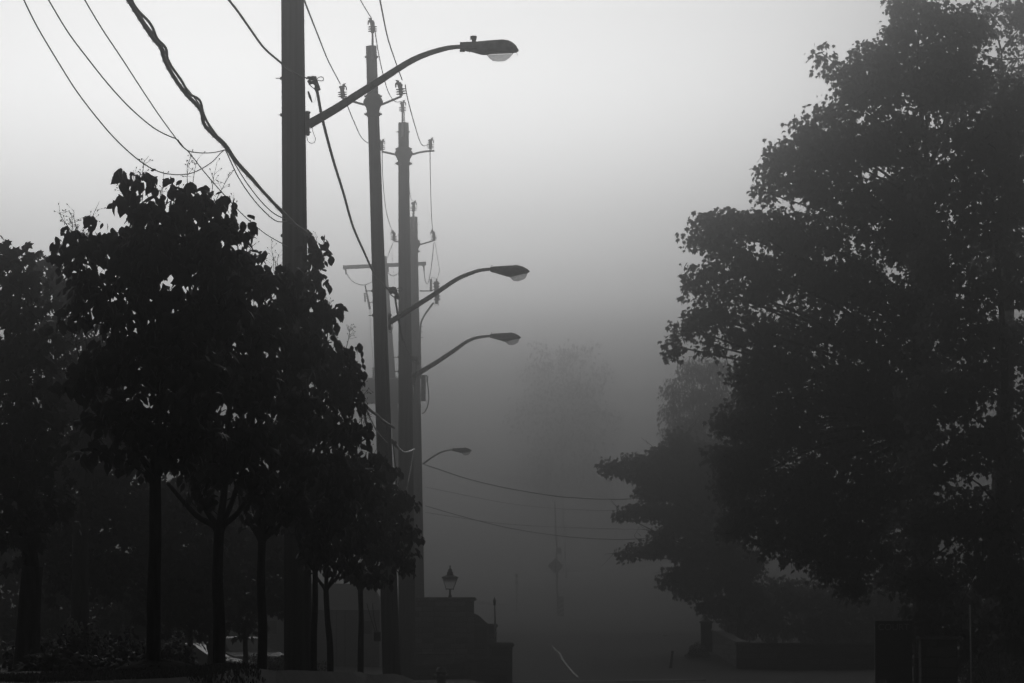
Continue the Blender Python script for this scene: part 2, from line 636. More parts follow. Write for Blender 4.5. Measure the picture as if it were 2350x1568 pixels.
    if bare:
        tb = MB()
        for c, r in C:
            for q in range(bare):
                a = rng.uniform(0, 2 * math.pi)
                d = Vector((math.cos(a), rng.normal(0, .3), abs(math.sin(a)) * .8)).normalized()
                p0 = c + Vector((d.x * r[0] * .7, 0, d.z * r[2] * .7))
                p2 = c + Vector((d.x * (r[0] + leaf * 4), 0, d.z * (r[2] + leaf * 4)))
                tb.tube([p0, p0.lerp(p2, .5) + Vector(rng.normal(0, leaf * .6, 3)), p2], [leaf * .09, leaf * .06, leaf * .03], 4, False)
                p1 = p0.lerp(p2, .5)
                tb.tube([p1, p1 + (d + Vector(rng.normal(0, .6, 3))) * leaf * 2.2], [leaf * .05, leaf * .025], 3, False)
        tag(tb.build('bare_twigs', M['bark'], root), kind='stuff')
    if panicles:
        pb = MB()
        for q in range(panicles):
            c, r = C[int(rng.integers(0, len(C)))]
            a = rng.uniform(.15, .85) * math.pi
            d = Vector((math.cos(a), rng.normal(0, .4), math.sin(a))).normalized()
            p0 = c + Vector((d.x * r[0] * .85, d.y * r[1] * .8, d.z * r[2] * .85))
            h = leaf * rng.uniform(1.1, 2.3)
            dd = (d + Vector((0, 0, .6))).normalized()
            p1 = p0 + dd * h * .6 + Vector(rng.normal(0, h * .05, 3))
            p2 = p1 + (dd + Vector(rng.normal(0, .25, 3))).normalized() * h * .5
            pb.tube([p0 - dd * leaf, p0, p1, p2], [leaf * .035, leaf * .03, leaf * .022, leaf * .014], 4, False)
            for w in range(rng.integers(6, 13)):
                tt = rng.uniform(.2, 1)
                o = p0.lerp(p1, min(1, tt * 1.6)) if tt < .6 else p1.lerp(p2, (tt - .6) / .4)
                e = o + (dd * .7 + Vector(rng.normal(0, .7, 3))).normalized() * leaf * rng.uniform(.25, .8)
                pb.tube([o, o.lerp(e, .5) + Vector(rng.normal(0, leaf * .04, 3)), e], [leaf * .016, leaf * .013, leaf * .011], 3, False)
                dv = (e - o).normalized() * leaf * .17
                pb.tube([e, e + dv * .5, e + dv], [leaf * .012, leaf * .05, leaf * .008], 5, False)
        tag(pb.build('seed_heads', M['leaf_near'], root), kind='stuff')
    return root


# ---- the row of young street trees on the left bank -------------------------
ROW = 'row of young street trees on the left bank'


def on_ground(px, Y):
    x = (px - 1175) * m(Y)
    return Vector((x, Y, ground_z(x, Y)))


# (distance, trunk px, fork py, blobs, label)
ROWTREES = [
    (25, 356, 1092, 15.5, [(320, 410, 34, 22), (300, 470, 26, 20), (430, 440, 55, 28), (480, 470, 50, 34), (350, 490, 60, 40), (420, 520, 80, 50), (520, 520, 38, 40),
                     (190, 545, 58, 34), (160, 580, 34, 40), (260, 560, 80, 55), (350, 590, 100, 70), (470, 600, 90, 70), (200, 640, 50, 60), (180, 730, 38, 34), (280, 690, 100, 75),
                     (400, 720, 110, 90), (500, 710, 70, 80), (200, 840, 60, 50), (180, 880, 30, 35), (300, 820, 100, 80), (430, 850, 110, 90), (240, 950, 55, 45), (320, 950, 80, 65), (430, 970, 90, 70),
                     (215, 1030, 36, 26), (300, 1060, 34, 26), (400, 1050, 45, 30), (370, 1000, 60, 40)],
     'nearest young street tree, leftmost trunk, tallest black crown with drooping leaves'),
    (31, 503, 1212, 13.5, [(560, 590, 45, 30), (520, 640, 80, 60), (600, 650, 45, 40), (480, 740, 90, 80), (590, 760, 70, 80), (430, 880, 60, 60), (530, 880, 90, 80), (600, 900, 60, 70),
                     (470, 1000, 70, 60), (560, 1010, 80, 60), (500, 1070, 70, 36), (590, 1080, 50, 40), (452, 1145, 18, 16), (575, 1130, 26, 20)],
     'second young street tree from the left, trunk forking wide above the second soil mound'),
    (36, 601, 1240, 10.5, [(635, 640, 40, 28), (680, 690, 42, 40), (620, 740, 60, 50), (690, 800, 60, 60), (620, 860, 70, 70), (700, 920, 60, 60), (640, 1000, 80, 70), (700, 1060, 50, 60),
                     (610, 1120, 55, 45), (670, 1160, 50, 40), (590, 1190, 24, 18)],
     'third young street tree, thin trunk just left of the thick near utility pole'),
    (43, 723, 1310, 7.5, [(718, 560, 16, 26), (722, 600, 20, 34), (730, 650, 34, 40), (748, 700, 24, 34), (725, 750, 40, 45), (745, 800, 26, 40), (740, 850, 50, 45), (790, 810, 24, 34), (800, 860, 22, 34),
                     (770, 900, 50, 50), (810, 930, 22, 36), (730, 970, 60, 60), (790, 1000, 40, 45), (830, 990, 16, 30), (740, 1080, 60, 60), (800, 1100, 45, 50), (760, 1180, 50, 50), (700, 1200, 40, 50), (740, 1260, 40, 30)],
     'fourth young street tree, trunk hugging the right side of the thick near pole'),
    (53, 748, 1352, 7.2, [(800, 1060, 40, 30), (850, 1060, 30, 34), (780, 1130, 50, 50), (840, 1130, 50, 50), (740, 1200, 50, 45), (800, 1220, 60, 50), (860, 1210, 30, 40), (750, 1290, 45, 30), (800, 1300, 30, 22)],
     'fifth young street tree, bent thin trunk between the two nearest poles'),
    (65, 827, 1355, 6.6, [(880, 1090, 38, 30), (920, 1150, 36, 30), (870, 1170, 50, 45), (930, 1210, 32, 40), (860, 1250, 60, 45), (920, 1280, 36, 34), (820, 1310, 40, 25), (870, 1320, 40, 22)],
     'sixth young street tree, furthest of the row, low crown against the second pole'),
]
for i, (Y, tx, fy, tr, blobs, label) in enumerate(ROWTREES):
    base = on_ground(tx + (0, 2, -1, -2, 12, 2)[i], Y)
    make_tree('street_tree', base, label, 'tree', Y, blobs, m(Y) * (32, 28, 25, 22, 20, 17)[i], 'ovate', M['leaf_near'], 11 + i,
              at(tx, fy, Y), tr * m(Y), ROW, density=1.6, depth=.9, twigs=4, shrink=.9, uneven=.35, forks=(2, 4, 3, 2, 3, 3)[i],
              panicles=(60, 26, 22, 40, 16, 12)[i], per=12, clump=.85, limb_r=.5)

# ---- darker trees behind them ------------------------------------------------
LB = 'dark garden trees behind the street trees'
make_tree('garden_tree', on_ground(60, 38), 'broad garden tree cut by the left edge, pale tips against the sky', 'tree', 38,
          [(-30, 570, 45, 40), (15, 590, 34, 42), (45, 640, 34, 40), (75, 650, 18, 24), (10, 680, 60, 50), (70, 710, 50, 40), (20, 770, 80, 60), (100, 800, 70, 50), (60, 860, 90, 70), (-10, 950, 80, 80), (80, 980, 90, 80),
           (20, 1080, 90, 80), (90, 1150, 80, 80), (0, 1220, 90, 80)],
          .11, 'maple', M['leaf_left'], 31, at(75, 1300, 38), .11, LB, density=1.0, twigs=5, per=8, clump=1.2)
make_tree('garden_tree', on_ground(190, 56), 'slender garden tree whose thin leafy top shows left of the tallest street tree', 'tree', 56,
          [(100, 590, 14, 18), (108, 625, 24, 22), (140, 640, 30, 30), (120, 670, 40, 26), (165, 700, 40, 40), (110, 740, 50, 34), (180, 780, 60, 50), (130, 850, 70, 60), (220, 880, 70, 60), (170, 960, 80, 70), (260, 1000, 70, 70)],
          .14, 'maple', M['leaf_left'], 32, at(185, 1200, 56), .12, LB, density=.9, twigs=5, per=8, clump=1.2)
make_tree('garden_tree', on_ground(434, 62), 'dense low garden tree filling the gap behind the first two trunks', 'tree', 62,
          [(150, 1060, 90, 80), (260, 1080, 90, 80), (100, 1180, 90, 80), (220, 1190, 100, 80), (330, 1180, 60, 80), (380, 1160, 60, 80), (450, 1180, 80, 90), (150, 1300, 90, 80), (260, 1310, 60, 70), (390, 1290, 80, 80), (470, 1300, 80, 80), (440, 1390, 70, 55), (360, 1400, 50, 45), (470, 1440, 24, 30)],
          .13, 'maple', M['leaf_left'], 33, at(436, 1440, 62), .045, LB, density=1.2, twigs=3, per=9, clump=1.3)
make_tree('garden_tree', on_ground(566, 74), 'garden tree with low ragged hem between the third trunk and the thick pole', 'tree', 74,
          [(540, 1150, 60, 60), (620, 1180, 60, 60), (560, 1260, 70, 60), (640, 1270, 50, 60), (540, 1350, 60, 55), (610, 1350, 60, 50), (650, 1390, 30, 24), (540, 1425, 40, 24), (575, 1440, 18, 22)],
          .13, 'maple', M['leaf_left'], 34, at(566, 1425, 74), .045, LB, density=1.2, twigs=3, per=9, clump=1.3)
make_tree('garden_tree', on_ground(482, 68), 'pale thin trunked garden tree left of the second street tree trunk', 'tree', 68,
          [(480, 1380, 60, 50), (510, 1300, 60, 60), (500, 1220, 60, 60)],
          .12, 'maple', M['leaf_left'], 35, at(484, 1440, 68), .05, LB, density=1.0, twigs=3, per=8)


make_tree('garden_tree', on_ground(-20, 82), 'dark tree mass low at the far left behind the flowering shrubs', 'tree', 82,
          [(-20, 1290, 70, 60), (60, 1310, 60, 60), (130, 1350, 60, 60), (200, 1340, 60, 60), (270, 1360, 60, 60), (330, 1330, 50, 60), (0, 1400, 70, 60), (90, 1430, 60, 50), (170, 1440, 60, 50), (250, 1440, 60, 50), (320, 1420, 50, 50), (385, 1410, 40, 60), (30, 1490, 60, 40), (130, 1500, 60, 30), (230, 1500, 60, 30), (310, 1490, 40, 30)],
          .13, 'maple', M['leaf_left'], 36, at(-10, 1430, 82), .09, LB, density=1.1, twigs=2, per=9, clump=1.3)
make_tree('roadside_tree', on_ground(1900, 196), 'dark bushy tree mass low behind the right gate walls', 'tree', 196,
          [(1720, 1400, 60, 40), (1790, 1370, 60, 50), (1870, 1390, 60, 60), (1950, 1400, 60, 60), (2040, 1380, 60, 60), (1760, 1440, 60, 34), (1850, 1450, 60, 34), (1940, 1460, 60, 34), (2030, 1450, 60, 40), (1680, 1420, 34, 30)],
          .22, 'maple', M['leaf_maple'], 78, at(1900, 1470, 196), .18, 'tall trees on the right side of the road', density=1.1, twigs=2, per=9, clump=1.3)
make_tree('roadside_tree', on_ground(2260, 110), 'dark bushy tree filling the lower right behind the stone pier', 'tree', 110,
          [(2120, 1400, 60, 60), (2190, 1390, 60, 60), (2260, 1400, 60, 60), (2340, 1380, 60, 80), (2110, 1460, 60, 50), (2200, 1480, 60, 50), (2280, 1480, 60, 60), (2360, 1480, 60, 60), (2250, 1545, 60, 34), (2340, 1550, 60, 34)],
          .15, 'maple', M['leaf_maple'], 79, at(2260, 1500, 110), .12, 'tall trees on the right side of the road', density=1.1, twigs=2, per=9, clump=1.3)


def make_shrub(name, px, Y, w, h, label, leaf, kind, lm, seed, n, group, flowers=0, top=None):
    rng = np.random.default_rng(seed)
    base = on_ground(px, Y)
    root = thing(name, base, label, 'shrub', group)
    u = rng.normal(size=(n, 3)); u /= np.linalg.norm(u, axis=1)[:, None]
    u[:, 2] = np.abs(u[:, 2])
    rho = rng.uniform(.15, 1, n) ** .5
    bump = 1 + .18 * np.sin(u[:, 0] * 7 + seed) * np.cos(u[:, 2] * 6)
    p = u * (rho * bump)[:, None] * np.array([w / 2, w / 2.4, h])
    me = leaves_mesh('foliage', p, leaf, kind, rng, droop=(10, 35), outward=u)
    link_mesh('foliage', me, lm, root)
    st = MB()
    for q in range(9):
        e = base + Vector((rng.uniform(-.35, .35) * w, rng.uniform(-.3, .3) * w, h * rng.uniform(.5, .85)))
        st.tube([base + Vector((rng.normal(0, .04), rng.normal(0, .04), -.05)), base.lerp(e, .5) + Vector(rng.normal(0, .03, 3)), e], [.012, .009, .005], 5, False)
    st.build('stems', M['bark'], root)
    for q in range(flowers):
        a = rng.uniform(.1, .9) * math.pi
        c = base + Vector((math.cos(a) * w * .46, -w * .3 * rng.random(), math.sin(a) * h * rng.uniform(.75, 1.02)))
        f = MB()
        for z in range(16):
            o = Vector(rng.normal(0, 1, 3)); t = rng.random()
            f.ball(c + Vector((o.x * .022 * (1 - t), o.y * .022 * (1 - t), t * .13 - .05)), .011, 4)
        f.build('flower_head', M['flower'], root)
    return root


for i, (px, Y, w, h, lab, fl) in enumerate([
        (95, 39, .75, .36, 'leafy flowering shrub at the far left of the dark bed', 5),
        (185, 40, .60, .52, 'taller flowering shrub with upright heads left of the nearest trunk', 9),
        (275, 41, .60, .50, 'flowering shrub close beside the nearest trunk, left side', 9),
        (400, 43, .50, .44, 'small flowering shrub just right of the nearest trunk', 6),
        (140, 36, .80, .20, 'low ground shrub in front at the far left', 0),
        (320, 36, .75, .18, 'low ground shrub in front of the nearest trunk', 0)]):
    make_shrub('flowering_shrub', px, Y, w, h, lab, .06, 'ovate', M['leaf_shrub'], 60 + i, 900, 'shrubs in the bed under the street trees', fl)
for px, Y, w, h, lab in ((640, 76, 1.9, .62, 'clipped leafy hedge bush in front of the parked cars, right'),
                         (545, 78, 1.5, .55, 'clipped leafy hedge bush in front of the parked cars, middle')):
    make_shrub('hedge_bush', px, Y, w, h, lab, .045, 'simple', M['leaf_shrub'], int(px), 5200, 'hedge bushes before the parked cars')


def mound(px, Y, w, h, label):
    rng = random.Random(int(px))
    base = on_ground(px, Y)
    b = MB()
    n, k = 28, 9
    vs = [(base.x, base.y, base.z + h)]
    for j in range(1, k):
        r = j / (k - 1)
        for i in range(n):
            a = 2 * math.pi * i / n
            z = h * (1 - r ** 2) * (1 - .1 * math.sin(3 * a)) + rng.uniform(-.006, .008) - (.04 if j == k - 1 else 0)
            vs.append((base.x + r * w / 2 * math.cos(a), base.y + r * w / 2 * math.sin(a), base.z + z))
    fs = [(0, 1 + i, 1 + (i + 1) % n) for i in range(n)]
    for j in range(k - 2):
        for i in range(n):
            i2 = (i + 1) % n
            fs.append((1 + j * n + i, 1 + (j + 1) * n + i, 1 + (j + 1) * n + i2, 1 + j * n + i2))
    b.add(vs, fs, True)
    # chips and little weeds on the mound
    for q in range(240):
        a = rng.uniform(0, 6.283); r = rng.random() ** .5
        x, y = base.x + r * w / 2 * math.cos(a), base.y + r * w / 2 * math.sin(a)
        z = base.z + h * (1 - r * r)
        d = Vector((rng.uniform(-1, 1), rng.uniform(-1, 1), rng.uniform(.1, 1))).normalized() * rng.uniform(.006, .022)
        e = Vector((d.y, -d.x, 0)).normalized() * .005
        p = Vector((x, y, z - .004))
        b.add([p - e, p + e, p + d], [(0, 1, 2)], False)
    tag(b.build('soil_mound', M['mulch'], None, base), label, 'mound', 'soil mounds round the street tree trunks')


mound(365, 25, .60, .07, 'large black soil mound heaped round the nearest trunk')
mound(520, 30.6, .47, .06, 'smaller black soil mound round the second trunk')
mound(655, 35.5, .42, .03, 'low flat soil mound at the foot of the third tree')

# grass blades along the lower left edge
rng = np.random.default_rng(5)
n = 9000
gx = rng.uniform(-3.4, -1.4, n); gy = rng.uniform(20.5, 26, n)
gp = np.stack([gx, gy, np.array([ground_z(a, c) for a, c in zip(gx, gy)])], -1)
me = leaves_mesh('grass', gp, .035, 'lance', rng, droop=(-75, 14))
o = link_mesh('grass', me, M['leaf_left'])
tag(o, 'short grass along the lower left edge of the bank', 'grass', kind='stuff')

# ---- right hand trees ---------------------------------------------------------
RT = 'tall trees on the right side of the road'
MAPLE = [(2110, 30, 80, 60), (2068, 75, 42, 36), (2200, 60, 90, 60), (2000, 125, 50, 36), (1965, 178, 44, 28), (1884, 122, 18, 10), (1898, 148, 14, 18), (1925, 165, 26, 14), (2090, 150, 110, 70), (2010, 210, 90, 60), (1945, 235, 54, 34), (1895, 262, 36, 22),
         (2180, 190, 110, 80), (1845, 300, 36, 24), (1800, 350, 46, 34), (1880, 340, 70, 50), (1960, 330, 100, 70), (2080, 320, 120, 80), (1775, 405, 34, 34), (1840, 420, 70, 46), (1765, 445, 30, 20), (1930, 450, 100, 60),
         (1690, 505, 60, 24), (1635, 515, 44, 24), (1600, 548, 24, 18), (1760, 520, 70, 40), (1660, 560, 50, 30), (1850, 540, 100, 60), (2030, 500, 120, 90), (1720, 610, 90, 36), (1620, 635, 46, 24), (1590, 655, 20, 24),
         (1820, 640, 110, 60), (1960, 650, 110, 80), (1690, 680, 90, 30), (1580, 750, 36, 28), (1548, 795, 18, 24), (1630, 725, 56, 32), (1720, 760, 80, 40), (1640, 795, 36, 20), (1850, 750, 110, 70), (2000, 780, 110, 80), (1780, 830, 90, 50), (1690, 860, 28, 16),
         (1740, 900, 60, 50), (1880, 880, 110, 80), (1690, 960, 50, 34), (1660, 985, 26, 22), (1780, 980, 100, 70), (1660, 1045, 44, 34), (1730, 1070, 90, 60), (1930, 1000, 120, 90), (1680, 1120, 44, 44), (1840, 1120, 110, 70), (1690, 1195, 44, 40),
         (1670, 1225, 24, 18), (1760, 1190, 90, 60), (1900, 1210, 110, 70), (1760, 1255, 60, 26), (1840, 1270, 50, 28), (1920, 1300, 60, 40), (2020, 1130, 100, 90), (2020, 1260, 100, 70), (1960, 1350, 40, 26), (2110, 560, 90, 80), (2120, 700, 90, 80), (2120, 850, 80, 80), (2060, 960, 80, 60), (2110, 420, 90, 70), (2000, 900, 90, 60), (2080, 1000, 80, 60)]
make_tree('maple_tree', on_ground(2120, 112), 'large maple leaning over the road, stepped leafy left edge', 'tree', 112, MAPLE, .135, 'maple', M['leaf_maple'], 71,
          at(2120, 1000, 112), .27, RT, density=1.0, depth=1.2, twigs=5, per=13, clump=1.6, flat=.75, uneven=.3, shrink=.95, limb_r=.35, bare=0,
          trunk_pts=[on_ground(2120, 112) - Vector((0, 0, .4)), at(2122, 1400, 112), at(2115, 1200, 112), at(2120, 1000, 112), at(2108, 700, 112), at(2130, 400, 112)])
make_tree('maple_tree', on_ground(2330, 98), 'maple at the right edge with sparse lower leaves round a dark trunk', 'tree', 98,
          [(2350, 250, 90, 90), (2250, 330, 110, 90), (2360, 420, 100, 90), (2180, 430, 90, 80), (2270, 520, 110, 80), (2150, 600, 70, 70), (2240, 660, 80, 60), (2340, 640, 70, 70), (2200, 760, 90, 70), (2320, 790, 80, 60), (2260, 880, 90, 70),
           (2150, 920, 90, 80), (2350, 940, 70, 80), (2240, 1020, 90, 80), (2140, 1060, 80, 70), (2340, 1080, 80, 80), (2200, 1170, 90, 70), (2320, 1200, 90, 80), (2120, 1210, 80, 60), (2250, 1290, 80, 70), (2150, 1330, 70, 50), (2340, 1330, 80, 70), (2080, 1330, 60, 40),
           (2200, 1400, 40, 26), (2330, 1430, 60, 40)],
          .15, 'maple', M['leaf_maple'], 72, at(2300, 1150, 98), .21, RT, density=.72, depth=1.2, twigs=5, per=13, clump=1.6, flat=.65, uneven=.4, shrink=.95, limb_r=.4)
make_tree('tall_tree', on_ground(2270, 145), 'paler tree behind the maples with dark upright branches at top right', 'tree', 145,
          [(2280, 40, 90, 60), (2370, 40, 70, 60), (2200, 110, 80, 50), (2340, 130, 80, 60), (2260, 210, 90, 60), (2370, 240, 70, 70), (2180, 240, 60, 50), (2290, 330, 90, 60), (2240, 440, 100, 80), (2350, 460, 80, 80), (2280, 600, 100, 90)],
          .16, 'maple', M['leaf_maple'], 73, at(2310, 560, 145), .3, RT, density=0.46, depth=1.1, twigs=10, per=13, clump=1.9, flat=.34, uneven=.75, shrink=.9, limb_r=.5, bare=3)
make_tree('ash_tree', on_ground(1700, 188), 'hazy tree beyond the big maple, long bough reaching over the road', 'tree', 188,
          [(1560, 1010, 34, 26), (1520, 1045, 40, 22), (1600, 1050, 60, 40), (1460, 1060, 34, 16), (1410, 1068, 28, 14), (1400, 1080, 16, 10), (1450, 1090, 30, 14), (1500, 1090, 50, 30), (1560, 1110, 70, 50), (1620, 1130, 60, 60), (1490, 1130, 34, 26), (1450, 1175, 30, 14), (1432, 1185, 12, 10),
           (1500, 1170, 40, 24), (1570, 1190, 60, 40), (1530, 1230, 34, 20), (1480, 1262, 44, 16), (1440, 1275, 26, 12), (1530, 1260, 40, 18), (1590, 1270, 60, 34), (1560, 1320, 34, 20), (1535, 1335, 20, 10), (1640, 1230, 70, 60), (1630, 1330, 60, 40), (1580, 1355, 34, 16), (1700, 1300, 60, 60), (1640, 1390, 50, 26), (1720, 1370, 60, 40), (1690, 1100, 50, 80)],
          .19, 'maple', M['leaf_ash'], 74, at(1700, 1330, 188), .16, RT, density=1.5, depth=1.1, twigs=6, per=13, clump=1.5, flat=.6, uneven=.3, shrink=.92, limb_r=.4, bare=1)
make_tree('ash_tree', on_ground(1680, 255), 'palest tree in the fog, rounded top between maple and hazy tree', 'tree', 255,
          [(1590, 850, 44, 26), (1640, 860, 50, 34), (1570, 900, 50, 34), (1630, 930, 70, 50), (1550, 950, 34, 26), (1580, 990, 60, 40), (1680, 950, 60, 60), (1660, 1040, 70, 50)],
          .25, 'lance', M['leaf_ash'], 75, at(1660, 1180, 255), .25, RT, density=1.6, depth=.9, twigs=5, per=11, clump=1.3)
make_tree('far_tree', on_ground(1300, 505), 'barely visible tree mass in the fog right of the middle lamps', 'tree', 505,
          [(1275, 815, 60, 34), (1335, 805, 40, 26), (1250, 860, 60, 44), (1350, 860, 60, 50), (1300, 920, 90, 60), (1230, 960, 60, 60), (1370, 970, 50, 70), (1300, 1050, 100, 70), (1230, 1090, 60, 60), (1380, 1100, 50, 60)],
          .45, 'simple', M['leaf_ash'], 81, at(1290, 1120, 505), .1, None, density=.36, depth=.8, twigs=0, per=9, clump=2.0, limb_r=.3)
for i, (px, Y, w, h, lab) in enumerate(((1600, 178, 1.0, .65, 'shrub at the foot of the stone gate wall, beside the road'),
                                        (2290, 90, 2.0, 1.6, 'dark bush right of the near stone pier'),
                                        (2040, 97, 1.4, .7, 'low dark bush under the sign board'))):
    make_shrub('roadside_shrub', px, Y, w, h, lab, .07, 'simple', M['leaf_maple'], 90 + i, 2600, 'roadside shrubs on the right')

# ------------------------------------------------------------------ poles
PG = 'line of wooden utility poles along the left kerb'


def edge_lin(a, b, y):
    return a[1] + (b[1] - a[1]) * (y - a[0]) / (b[0] - a[0])


def pole_axis(P, py):
    return edge_lin(P['x'][0], P['x'][1], py)


def pole_r(P, py):
    return edge_lin(P['w'][0], P['w'][1], py) / 2 * m(P['Y'])


def make_pole(P, material):
    Y = P['Y']
    by = P['bottom']
    basep = at(pole_axis(P, by), by, Y)
    gz = ground_z(basep.x, Y)
    root = thing('utility_pole', (basep.x, Y, gz), P['label'], 'utility pole', PG)
    b = MB()
    pts, rad = [], []
    for k in range(13):
        py = P['top'] + (by - P['top']) * k / 12
        pts.append(at(pole_axis(P, py), py, Y)); rad.append(pole_r(P, py))
    # run on down into the ground
    d = (pts[-1] - pts[-2]).normalized()
    q = pts[-1] + d * ((pts[-1].z - gz + .4) / max(.1, -d.z))
    pts.append(q); rad.append(rad[-1] * 1.03)
    b.tube(pts, rad, 28)
    b.build('pole_shaft', material, root)
    return root


P1 = dict(Y=RY(60), top=-330, bottom=1560, x=((0, 671.5), (1568, 685)), w=((0, 53), (1568, 66)), label='thickest nearest utility pole, running out of the top of the picture')
P2 = dict(Y=RY(90), top=106, bottom=1560, x=((106, 851.8), (1400, 894)), w=((106, 24.5), (1400, 40)), label='second utility pole, leaning, with three-way insulator bracket near its top')
P3 = dict(Y=RY(120), top=282, bottom=1560, x=((282, 926), (1300, 933)), w=((282, 24), (1300, 37)), label='third utility pole, upright, a top pin insulator and two side arms')
P4 = dict(Y=RY(150), top=498, bottom=1560, x=((498, 949.5), (1568, 961)), w=((498, 17), (1568, 33)), label='fourth utility pole, hazy, carrying cable gear and insulators')
P5 = dict(Y=RY(188), top=588, bottom=1560, x=((600, 881), (1300, 930)), w=((600, 14), (1300, 22)), label='fifth utility pole, palest and leaning, with a wide crossarm and tank')
R1, R2, R3, R4 = (make_pole(p, M['pole']) for p in (P1, P2, P3, P4))
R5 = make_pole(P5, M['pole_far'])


def bolt(P, root, py, side, L, r=2.2, nut=4):
    """a bolt end sticking out of the pole, lengths in picture units"""
    s = m(P['Y'])
    x = pole_axis(P, py)
    w = edge_lin(P['w'][0], P['w'][1], py) / 2
    b = MB()
    c = at(x + side * (w - 1), py, P['Y'])
    e = at(x + side * (w + L), py, P['Y'])
    b.tube([c, e], r * s * .5, 6)
    b.lathe(at(x + side * (w - .5), py, P['Y']), [(nut * s, 0), (nut * s, nut * s * .9)], 6, axis=Vector((side, 0, 0)), flat=True)
    b.build('bolt', M['steel'], root)


for py, L in ((180, 13), (264, 7), (541, 4)): bolt(P1, R1, py, -1, L)
for py, side, L in ((131, -1, 4), (131, 1, 4), (668, -1, 16), (724, -1, 10)): bolt(P2, R2, py, side, L, 2, 3)
for py, side, L in ((303, -1, 6), (303, 1, 3), (820, -1, 12), (853, -1, 9)): bolt(P3, R3, py, side, L, 2, 2.5)
for py, side, L in ((515, 1, 5), (750, 1, 8), (762, 1, 8), (775, 1, 8)): bolt(P4, R4, py, side, L, 1.6, 1.8)
for py in (1250, 1320, 1390):
    pass


def insulator(root, px, py, Y, H, tilt=0.0, mirror=1):
    """a three-skirt line insulator standing on (px, py), H picture units tall"""
    Y = RY(Y)
    s = m(Y) * H / 35.0
    c = at(px, py, Y)
    ax = Vector((math.sin(tilt), 0, math.cos(tilt)))
    b = MB()
    prof = [(4, 0), (4, 2)]
    for k in range(3):
        z = 3 + k * 5.2
        prof += [(4.6, z), (11, z + 1.0), (11, z + 1.9), (4.6, z + 3.2)]
    prof += [(5, 20), (6, 24), (5, 27), (3, 28)]
    b.lathe(c, [(r * s, z * s) for r, z in prof], 18, axis=ax)
    o = b.build('insulator', M['porcelain'], root)
    t = MB()
    top = c + ax * 27 * s
    side = Vector((math.cos(tilt), 0, -math.sin(tilt)))
    t.tube([top - side * 8 * s, top - side * 2 * s + ax * 2 * s, top + side * 3 * s + ax * 1 * s], [2.2 * s, 3.2 * s, 2.6 * s], 7)
    t.tube([top + side * 4 * s * mirror, top + side * 4 * s * mirror + ax * 8 * s], [3 * s, 3.4 * s], 7)
    hk = [top + side * 4 * s * mirror + ax * 3 * s, top + side * 9 * s * mirror + ax * 2 * s, top + side * 10 * s * mirror - ax * 7 * s]
    t.tube(smooth_path(hk, 3), 1.7 * s, 6)
    t.tube([top + side * 3 * s * mirror + ax * 8 * s, top + side * 9 * s * mirror + ax * 9 * s], 1.2 * s, 5)
    t.build('conductor_clamp', M['steel'], o)
    return o


def collar(P, root, py, H, wide=1.7):
    """the flange bracket that holds two side arms"""
    s = m(P['Y'])
    x = pole_axis(P, py)
    w = edge_lin(P['w'][0], P['w'][1], py) / 2
    b = MB()
    prof = [(w * 1.04, -H * .62), (w * 1.14, -H * .55), (w * 1.10, -H * .30), (w * 1.28, -H * .1), (w * wide, H * .18), (w * wide * .98, H * .28), (w * 1.3, H * .5), (w * 1.16, H * .62), (w * 1.04, H * .64)]
    b.lathe(at(x, py, P['Y']), [(r * s, h * s) for r, h in prof], 20)
    for sd in (-1, 1):
        for h in (H * .52, -H * .46):
            b.tube([at(x + sd * w, py - h, P['Y']), at(x + sd * w * 1.55, py - h, P['Y'])], 2.4 * s * w / 13, 6)
            b.tube([at(x + sd * w * 1.1, py - h, P['Y']), at(x + sd * w * 1.3, py - h, P['Y'])], 4.2 * s * w / 13, 6)
    b.build('bracket_collar', M['steel'], root)


def arm(P, root, pts, r):
    b = MB()
    b.tube(smooth_path([at(x, y, P['Y']) for x, y in pts], 3), r * m(P['Y']), 8)
    b.build('side_arm', M['galv'], root)


def top_pin(P, root, x, y0, y1):
    b = MB()
    s = m(P['Y'])
    b.tube([at(x, y0, P['Y']), at(x, y1, P['Y'])], [2.6 * s, 2.2 * s], 8)
    b.box(at(x - 3, y0 + 34, P['Y']) - Vector((0, pole_r(P, y0) + .03, 0)), at(x + 3, y0, P['Y']) - Vector((0, pole_r(P, y0) - .01, 0)))
    b.build('top_pin', M['galv'], root)


# second pole
collar(P2, R2, 243, 42, 1.75)
arm(P2, R2, [(838, 241), (812, 234), (786, 226)], 2.6)
arm(P2, R2, [(874, 241), (896, 232), (922, 221)], 2.6)
top_pin(P2, R2, 855, 106, 74)
insulator(R2, 855, 76, 90, 34, -.03, -1)
insulator(R2, 786, 226, 90, 33, -.03, 1)
insulator(R2, 921, 220, 90, 36, .0 - .12, -1)
# third pole
collar(P3, R3, 360, 34, 1.7)
arm(P3, R3, [(912, 356), (895, 352), (876, 348)], 2.3)
arm(P3, R3, [(942, 356), (968, 349), (997, 346)], 2.3)
top_pin(P3, R3, 924, 282, 256)
insulator(R3, 924, 258, 120, 27, -.03, 1)
insulator(R3, 876, 346, 120, 26, 0, 1)
insulator(R3, 988, 343, 120, 26, 0, 1)
# fourth pole
collar(P4, R4, 566, 24, 1.7)
arm(P4, R4, [(940, 562), (922, 557), (904, 553)], 1.8)
arm(P4, R4, [(962, 562), (980, 557), (999, 551)], 1.8)
top_pin(P4, R4, 949, 498, 484)
insulator(R4, 949, 486, 150, 25, 0, 1)
insulator(R4, 904, 553, 150, 24, 0, -1)
insulator(R4, 996, 552, 150, 24, -.05, -1)


